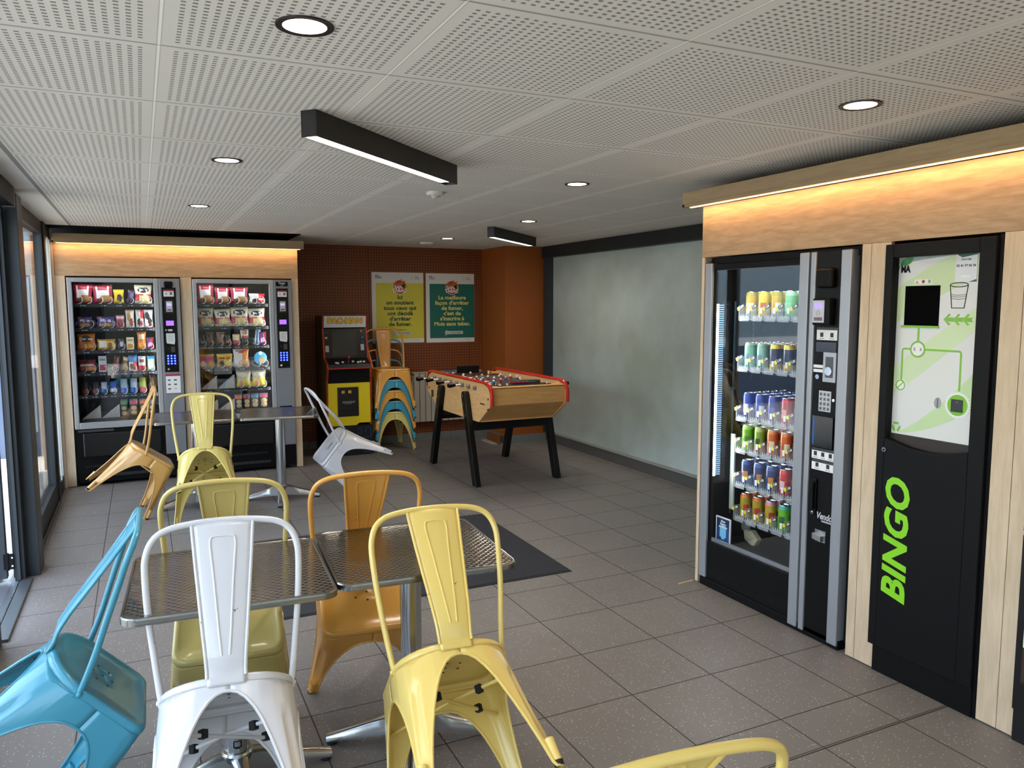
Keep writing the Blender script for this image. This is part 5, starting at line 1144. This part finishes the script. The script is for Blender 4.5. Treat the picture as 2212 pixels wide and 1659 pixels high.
# ================================================================== ARCADE CABINET
def arcade():
    x0, x1 = 1.706, 2.183; yf = 8.0; yb = 8.50
    t = thing('arcade_cabinet', 'small black and yellow arcade game cabinet with red edging against the brown wall', 'arcade machine', (x0, yf, 0))
    prof = [(yf+.02, .30), (yf-.0, .80), (yf-.055, .93), (yf-.03, .975), (yf+.10, 1.03), (yf+.15, 1.34), (yf+.12, 1.478), (yb, 1.478), (yb, .30)]
    RED = M('#9A2418', .45)
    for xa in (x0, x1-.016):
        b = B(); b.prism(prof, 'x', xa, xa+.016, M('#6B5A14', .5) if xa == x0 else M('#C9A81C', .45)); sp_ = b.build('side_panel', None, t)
        b = B()
        for p, q in zip(prof[:6], prof[1:7]): b.beam((xa+.008, p[0]-.002, p[1]), (xa+.008, q[0]-.002, q[1]), .018, .006, RED, (0, -1, 0))
        b.build('edge_trim', None, sp_)
    a0, a1 = x0+.016, x1-.016; W = Fr((0, yf, 0), (1, 0, 0), (0, -1, 0)); cxm = (a0+a1)/2
    b = B(); b.prism([(yf+.13, 1.352), (yf+.11, 1.472), (yb-.05, 1.472), (yb-.05, 1.352)], 'x', a0, a1, M('#C9CACC', .4)); mq = b.build('marquee', None, t)
    nrm = Vector((0, -.12, -.02)).normalized(); upm = Vector((0, -.165, .986)).normalized()
    F2 = Vector((cxm, yf+.1185, 1.412))
    b = B(); b.obox(F2+Vector((0, .004, -.022)), Vector((.12, 0, 0)), upm*.0015, Vector((0, .003, 0)), M('#8E9094', .5)); b.build('streak', None, mq)
    text('marquee_print', 'PAC-MAN', .074, F2+Vector((0, -.001, .010)), (1, 0, 0), upm, M('#9A2418', .5), mq, bold=.085, wscale=1.12, depth=.0008)
    text('marquee_print', 'PAC-MAN', .074, F2+Vector((0, -.0035, .010)), (1, 0, 0), upm, M('#E2B81C', .5), mq, bold=.035, wscale=1.12, depth=.001)
    b = B(); b.prism([(yf+.150, 1.34), (yf+.132, 1.352), (yb-.1, 1.352), (yb-.1, 1.03), (yf+.105, 1.03)], 'x', a0, a1, M('#08080A', .3)); bz = b.build('bezel', None, t)
    sdir = Vector((0, .045, .31)).normalized()
    sc = Vector((cxm-.015, yf+.1255, 1.185)); b = B(); b.obox(sc, (.125, 0, 0), sdir*.135, sdir.cross(Vector((1, 0, 0)))*.0015, M('#2E302C', .25, coat=.3)); b.build('screen', None, t)
    b = B()
    for xx, zz in ((a0+.026, 1.13), (a1-.045, 1.14)): b.obox((xx, yf+.1195+(zz-1.185)*.145+.0, zz), (.018, 0, 0), sdir*.033, Vector((0, .002, 0)), M('#A9A9A6', .5))
    b.build('instruction_card', None, bz)
    b = B()
    for (xx, zz, hx) in ((a0+.022, 1.245, '#C9A81C'), (a1-.05, 1.31, '#7A6A20'), (a1-.038, 1.245, '#2A5A9A'), (a1-.04, 1.20, '#16305A'), (a0+.028, 1.30, '#16305A')):
        b.obox((xx, yf+.1195+(zz-1.185)*.145, zz), (.012, 0, 0), sdir*.010, Vector((0, .002, 0)), M(hx, .5))
    b.build('bezel_decoration', None, bz)
    b = B(); b.prism([(yf-.052, .932), (yf-.03, .972), (yf+.10, 1.028), (yf+.10, .93)], 'x', a0, a1, M('#101014', .4)); cp = b.build('control_panel', None, t)
    b = B(); b.box(a0-.01, a1+.01, yf-.060, yf-.046, .925, .938, RED); b.build('panel_trim', None, t)
    dk = Vector((0, .13, .056)).normalized(); nn = Vector((0, -.056, .13)).normalized()
    P0 = Vector((cxm, yf+.01, .990))
    b = B(); b.cyl(P0, P0+nn*.05, .004, 8, CHROME); b.ball(P0+nn*.058, .013, M('#C01A14', .3), 8); b.build('joystick', None, cp)
    for dx, dy in ((-.13, -.01), (-.115, -.02), (-.06, .0), (.05, .01), (.10, -.01), (.13, 0), (.165, .0)):
        b = B(); q = P0+Vector((dx, 0, 0))+dk*dy; b.cyl(q, q+nn*.008, .0125, 14, M('#D8D8D4', .3)); b.build('push_button', None, cp)
    b = B(); b.box(a0, a1, yf+.0, yb-.1, .775, .93, BLACK); b.build('lower_bezel', None, t)
    b = B(); b.box(a0, a1, yf+.004, yb-.1, .345, .775, M('#DCC414', .45)); W.poly(b, [(a0+.015, .345), (a1-.12, .345), (a1-.15, .322), (a0+.05, .322)], -.03, -.008, M('#DCC414', .45)); b.build('kick_panel', None, t)
    b = B(); W.box(b, x0+.112, x0+.335, .42, .73, -.004, .006, M('#141416', .4)); dr = b.build('coin_door', None, t, bevel=.006)
    for k in (0, 1): b = B(); W.box(b, x0+.155+k*.07, x0+.187+k*.07, .665, .695, .006, .010, M('#C9963C', .4)); b.build('coin_slot', None, dr)
    W.text('coin_door_print', 'ARCADE1UP', .024, x0+.224, .572, .0075, M('#9FA2A4', .4), dr, bold=.03, shear=.3); W.text('coin_door_print', 'PARTY EDITION', .011, x0+.224, .555, .0075, M('#9FA2A4', .4), dr)
    b = B()
    for k in (0, 1):
        for zz in (.51, .46): W.box(b, x0+.145+k*.065, x0+.195+k*.065, zz, zz+.002, .006, .008, M('#2A2A2C', .4))
    b.build('coin_return', None, dr)
    # riser with maze lines
    b = B(); b.box(x0-.01, x1+.006, yf+.0, yb, .0, .32, M('#0B0C12', .5)); rs = b.build('riser', None, t)
    b = B(); BL = M('#2A4A78', .5); random.seed(3); gx = x0
    for (u, z, w_, h_) in ((.03, .20, .06, .08), (.12, .22, .03, .06), (.18, .15, .10, .04), (.31, .23, .05, .06), (.38, .19, .08, .10), (.05, .06, .08, .07), (.17, .04, .05, .06), (.26, .07, .09, .03), (.38, .03, .09, .09), (.28, .15, .04, .04)):
        p = [(gx+u, z), (gx+u+w_, z), (gx+u+w_, z+h_), (gx+u+w_*.3, z+h_), (gx+u+w_*.3, z+h_*.5)]; W.line(b, p, .006, .0, .0015, BL)
    b.build('maze_pattern', None, rs)
arcade()

# ================================================================== POSTERS
def poster(u0, u1, z0, z1, label, ground, ink, lines, size):
    F = WL; t = thing('wall_poster', label, 'poster', tuple(F.p((u0+u1)/2, z0)), 'anti-smoking posters on the brown wall')
    b = B(); F.box(b, u0, u1, z0, z1, .002, .005, M('#DDDAD2', .55)); sh = b.build('sheet', None, t)
    w_, h_ = u1-u0, z1-z0
    b = B(); F.box(b, u0+w_*.075, u1-.001, z0+h_*.062, z1-h_*.152, .005, .0056, M(ground, .55)); b.build('colour_field', None, sh)
    cm_ = (u0+u1)/2+w_*.035; cz = z1-h_*.205
    b = B(); F.disc(b, cm_, cz, .083, .0056, .0062, M('#D8D4CC', .5), 36); F.disc(b, cm_, cz, .077, .0062, .0068, M('#B8282C', .5), 36); bd = b.build('round_badge', None, sh)
    F.text('badge_print', 'MOIS', .045, cm_-.024, cz+.030, .0072, M('#C9742C', .5), bd, bold=.03, wscale=1.0)
    F.text('badge_print', 'SANS\nTABAC', .052, cm_-.004, cz-.022, .0072, WHITE, bd, bold=.04, line=.78)
    b = B()
    for dx, dz, l_ in ((.030, .045, .075), (.052, .03, .085)): F.line(b, [(cm_+dx, cz+dz-.03), (cm_+dx+(.006 if dx > .04 else -.012), cz+dz+.045)], .014, .007, .0078, M('#C08A2A', .5))
    F.disc(b, cm_+.055, cz+.012, .030, .007, .0078, M('#C08A2A', .5), 20); b.build('hand_drawing', None, bd)
    n = len(lines); zc = cz-.118; stp = .0615
    for k, s_ in enumerate(lines): F.text('headline', s_, size, cm_, zc-k*stp, .0062, M(ink, .5), sh, bold=.03, wscale=1.12)
    F.text('small_print', 'Inscrivez-vous sur', .017, cm_+.01, z0+h_*.188, .0062, M('#1E4A44', .5), sh, bold=.01)
    b = B(); F.box(b, cm_-.06, cm_+.135, z0+h_*.118, z0+h_*.163, .0058, .0066, M('#C9C9C4', .5)); F.disc(b, cm_-.07, z0+h_*.141, .026, .0066, .0072, M('#B8B8B4', .5), 20); F.line(b, [(cm_-.082, z0+h_*.11), (cm_-.09, z0+h_*.085)], .008, .0058, .0066, M('#B8B8B4', .5)); sb_ = b.build('search_bar', None, sh)
    F.text('search_print', 'mois sans tabac', .022, cm_+.042, z0+h_*.141, .0070, M('#1E3A38', .5), sb_, bold=.015)
    for k in (0, 1): b = B(); F.disc(b, u0+.05+k*.022, z1-.038, .0065, .005, .0058, BLACK, 12); b.build('crest', None, sh)
    F.text('small_print', 'RÉPUBLIQUE\nFRANÇAISE', .013, u0+.042, z1-.060, .0056, BLACK, sh, align='LEFT', bold=.01); F.text('small_print', 'Santé\npublique', .018, u0+w_*.83, z1-.055, .0056, M('#4A4A50', .5), sh, align='LEFT')
    b = B()
    for k in range(6): F.disc(b, u0+w_*.78+.012*cos(k), z1-.055+.018*sin(k*1.1), .0025, .005, .0058, M('#6A4A5A', .5), 8)
    b.build('logo_dots', None, sh)
    F.text('small_print', 'tabac-info-service', .011, u0+w_*.86, z0+.028, .0056, M('#4A4A50', .5), sh)
k = 8.58/8.38
poster(2.31*k, 2.909*k, 1.58-(1.58-1.163)*k, 1.58+.368*k, 'yellow anti-smoking poster with dark green French text, left of the two', '#D0C63C', '#12443C', ['Ici', 'on soutient', 'tous ceux qui', 'ont décidé', "d'arrêter", 'de fumer.'], .063)
poster(2.937*k, 3.531*k, 1.58-(1.58-1.158)*k, 1.58+.366*k, 'dark green anti-smoking poster with yellow French text, right of the two', '#0E6658', '#DAD078', ['La meilleure', "façon d'arrêter", 'de fumer,', "c'est de", "s'inscrire à", 'Mois sans tabac.'], .063)

# ================================================================== RADIATOR
t = thing('wall_radiator', 'white panel radiator on the brown wall behind the table football', 'radiator', (2.80, 8.5, .22))
b = B()
for q in range(12): b.box(2.815+q*.0705, 2.815+q*.0705+.064, 8.475, 8.50, .23, .795)
b.build('radiator_fins', M('#BDB6AA', .4), t, bevel=.006)
b = B(); b.box(2.80, 3.665, 8.50, 8.555, .235, .80); b.box(2.80, 3.665, 8.47, 8.56, .795, .812); b.build('radiator_body', M('#B5AEA2', .4), t, bevel=.004)
b = B(); b.cyl((2.79, 8.52, .76), (2.79, 8.44, .76), .014, 12, M('#8A8478', .4)); b.build('valve', None, t)

# ================================================================== TABLE FOOTBALL
def foosball():
    X0, X1 = 2.62, 3.37
    t = thing('table_football', 'beech football table with red side rails and splayed black legs', 'football table', (3.0, 6.65, 0))
    RED = M('#C01C10', .28, coat=.4)
    prof = [(5.885, .74), (5.865, .72), (6.13, .567), (6.99, .60), (7.44, .72), (7.44, .84), (7.38, .90), (7.30, .915), (6.02, .90), (5.93, .87), (5.885, .80)]
    side = [(5.88, .73), (6.13, .567), (7.14, .567), (7.45, .715), (7.45, .83), (7.41, .885), (7.33, .91), (6.02, .91), (5.93, .885), (5.88, .83)]
    for xa in (X0, X1-.022):
        b = B(); b.prism(side, 'x', xa, xa+.022, BEECH); sd = b.build('side_board', None, t, bevel=.002)
        path = smoothpath([(5.872, .735), (5.872, .83), (5.90, .885), (5.96, .912), (6.3, .918), (7.0, .918), (7.36, .918), (7.43, .89), (7.462, .83), (7.462, .76)], 5)
        b = B(); n = len(path); vs = []
        for i, p in enumerate(path):
            dd = (path[min(i+1, n-1)]-path[max(i-1, 0)]).normalized(); nn = Vector((-dd.y, dd.x))
            if nn.dot(Vector((p.x-6.65, p.y-.6))) < 0: nn = -nn
            for xx, o_ in ((xa-.004, -.004), (xa+.026, -.004), (xa+.026, .010), (xa+.018, .016), (xa+.004, .016), (xa-.004, .010)): q = Vector((p.x, p.y))+nn*o_; vs.append((xx, q.x, q.y))
        fs = [(i*6+k_, i*6+(k_+1) % 6, (i+1)*6+(k_+1) % 6, (i+1)*6+k_) for i in range(n-1) for k_ in range(6)]+[tuple(range(6))[::-1], tuple(range(6*n-6, 6*n))]
        b.add(vs, fs, RED, True); b.build('red_rail', None, sd, sharp=40)
    # end boards and sloping belly
    for (ya, yb_, s_) in ((5.895, 6.13, 1), (7.43, 7.14, -1)):
        b = B(); b.box(X0+.022, X1-.022, ya, ya+.03*s_, .735, .885, BEECHX); b.prism([(ya, .735), (yb_, .572), (yb_+.03*s_, .572), (ya+.03*s_, .735)], 'x', X0+.022, X1-.022, BEECHX)
        b.box(X0+.022, X1-.022, ya, ya+.14*s_, .872, .888, BEECHX)
        b.build('end_board', None, t, bevel=.004)
    b = B(); b.box(X0+.022, X1-.022, 6.12, 7.15, .566, .58); b.build('bottom_board', BEECHX, t)
    b = B(); b.box(X0+.022, X1-.022, 6.05, 7.29, .80, .808, M('#5A5048', .6)); pf = b.build('playing_field', None, t)
    b = B()
    for k_ in range(1): b.box(X0+.03, X1-.03, 6.668, 6.674, .808, .809, WHITE)
    b.tube([(2.995+.1*cos(2*pi*q/24), 6.67+.1*sin(2*pi*q/24), .8085) for q in range(24)], .0015, 4, WHITE, closed=True); b.build('field_lines', None, pf)
    # ends: black trays with scoring beads
    for (yc, s_, bc, nm_) in ((6.02, 1, '#A8182A', 'red'), (7.30, -1, '#1E4A8A', 'blue')):
        b = B(); b.box(2.74, 3.25, yc-.05, yc+.06, .888, .894, M('#3A3A3C', .35, .4)); b.box(2.90, 3.17, yc+.0*s_, yc+.075*s_, .894, .925, M('#4A4C4E', .4, .3)) if s_ > 0 else b.box(2.88, 3.12, yc-.02, yc-.0, .894, .965, BLACK)
        b.build('goal_tray', None, t, bevel=.002)
        b = B()
        yy = yc-.020 if s_ > 0 else yc+.03
        for q in range(10): b.ball(((2.86 if s_ > 0 else 2.80)+q*.019 if s_ > 0 else 2.76+q*.012, yy, .914), .0085, M(bc, .35), 6)
        b.cyl((2.84, yy, .914), (3.12, yy, .914), .002, 6, CHROME); b.build('scoring_beads', None, t)
        for q in (2.76, 2.83, 3.22): b = B(); b.cyl((q, yc-.03, .894), (q, yc-.03, .908), .011, 12, M('#D8D2C0', .4)); b.build('ash_knob', None, t)
    # rods and players
    ys = [6.19+.146*q for q in range(8)]
    teams = ['b', 'b', 'r', 'b', 'r', 'b', 'r', 'r']; cnt = [1, 2, 3, 5, 5, 3, 2, 1]
    mine = {2: 0, 4: 0, 6: 0, 7: .05}
    for q, y in enumerate(ys):
        left = q in mine; ext = mine.get(q, .02)
        xa, xb = (X0-.085-ext, X1+.03) if left else (X0-.006, X1+.12)
        b = B(); b.cyl((xa, y, .862), (xb, y, .862), .0085, 12, CHROME); rd = b.build('rod', None, t)
        xe = X0-.012 if left else X1+.012
        b = B()
        b.tube([(X0-.022, y, .862), (X0+.002, y, .862)], [.020, .022], 16, M('#8A8A88', .4, .6)); b.build('bearing', None, rd)
        if left:
            b = B(); b.tube([(xa+.008, y, .862), (xa-.012, y, .862), (xa-.045, y, .862), (xa-.066, y, .862), (xa-.070, y, .862)], [.012, .017, .023, .018, .006], 14, BLACKG); b.build('handle', None, rd)
        else:
            b = B(); b.tube([(xb-.004, y, .862), (xb+.03, y, .862), (xb+.06, y, .862), (xb+.064, y, .862)], [.012, .022, .018, .006], 14, BLACKG); b.build('handle', None, rd)
        n = cnt[q]; colr = M('#2A5FA8' if teams[q] == 'b' else '#B01C1C', .4)
        for k_ in range(n):
            xx = 2.995+(k_-(n-1)/2)*(.60/max(n, 2.2)); ln = .3*sin(q*1.7)
            b = B(); b.box(xx-.012, xx+.012, y-.008, y+.008, .842, .888, colr); b.box(xx-.009, xx+.009, y-.006, y+.006, .815, .842, M('#D8D4C8', .4)); b.ball((xx, y, .900), .0115, M('#D8B48C', .5) if k_ % 2 else M('#E0DCD0', .5), 6); b.box(xx-.014, xx+.014, y-.012, y+.009, .806, .815, M('#1A1A1A', .5)); b.build('player_figure', None, rd, bevel=.002)
    # legs
    for (xa, s_) in ((X0-.050, -1), (X1+.0, 1)):
        for (yt, yb_) in ((6.37, 6.115), (6.985, 7.25)):
            dv = Vector((0, yb_-yt, -.80)); L = dv.length; a = dv.normalized(); sd = Vector((0, a.z, -a.y))
            top = Vector((0, yt, .775)); pts = []
            for q in range(9): th = pi*q/8; pts.append(top+sd*.043*cos(th)-a*.043*sin(th))
            botz = .0
            def foot(off):
                p = top+sd*off; k_ = (botz-p.z)/a.z; return p+a*k_
            pts = pts+[foot(-.040), foot(.040)]
            pts2 = [(p.y, p.z) for p in pts]
            b = B(); b.prism(pts2, 'x', xa, xa+.050, M('#0A0908', .35, coat=.1, spec=.3)); lg = b.build('leg', None, t, bevel=.003)
            b = B()
            for dz in (0, .075, .18):
                p = top+a*dz; xo = xa if s_ < 0 else xa+.050
                b.cyl((xo+s_*.0, p.y, p.z), (xo+s_*.005, p.y, p.z), .011, 12, M('#6A6C6E', .3, .8))
            b.build('bolt', None, lg)
    b = B(); b.box(X0-.0, X1+.0, 6.24, 6.29, .475, .566); b.build('cross_beam', M('#0A0908', .4, spec=.3), t)
    b = B(); b.box(X0-.0, X1+.0, 7.06, 7.11, .475, .566); b.build('cross_beam', M('#0A0908', .4, spec=.3), t)
    b = B(); b.prism([(7.15, .566), (6.75, .566), (7.10, .50)], 'x', X0-.002, X0+.02, M('#0A0908', .4, spec=.3)); b.build('leg_gusset', None, t)
    # marks on the side board
    FS = Fr((X0, 0, 0), (0, -1, 0), (-1, 0, 0))
    b = B(); FS.box(b, -7.335, -7.275, .665, .735, 0, .003, M('#2A2420', .5)); b.build('switch_plate', None, t, bevel=.001)
    FS.text('maker_print', 'BONZINI', .022, -6.05, .735, .001, M('#3A2E1E', .5), t, bold=.02)
    for (yy, zz) in ((5.92, .79), (5.925, .70), (7.40, .75)): b = B(); FS.disc(b, -yy, zz, .009, 0, .006, M('#3A3A38', .4, .6), 10); b.build('screw', None, t)
foosball()

b = B(); b.obox((2.745, 3.425, .003), (.055, .006, 0), (-.0004, .003, 0), (0, 0, .003), M('#D8BE94', .6))
tag(b.build('wood_sliver'), 'thin pale wooden sliver on the tiles at the foot of the right oak surround', 'wood strip')
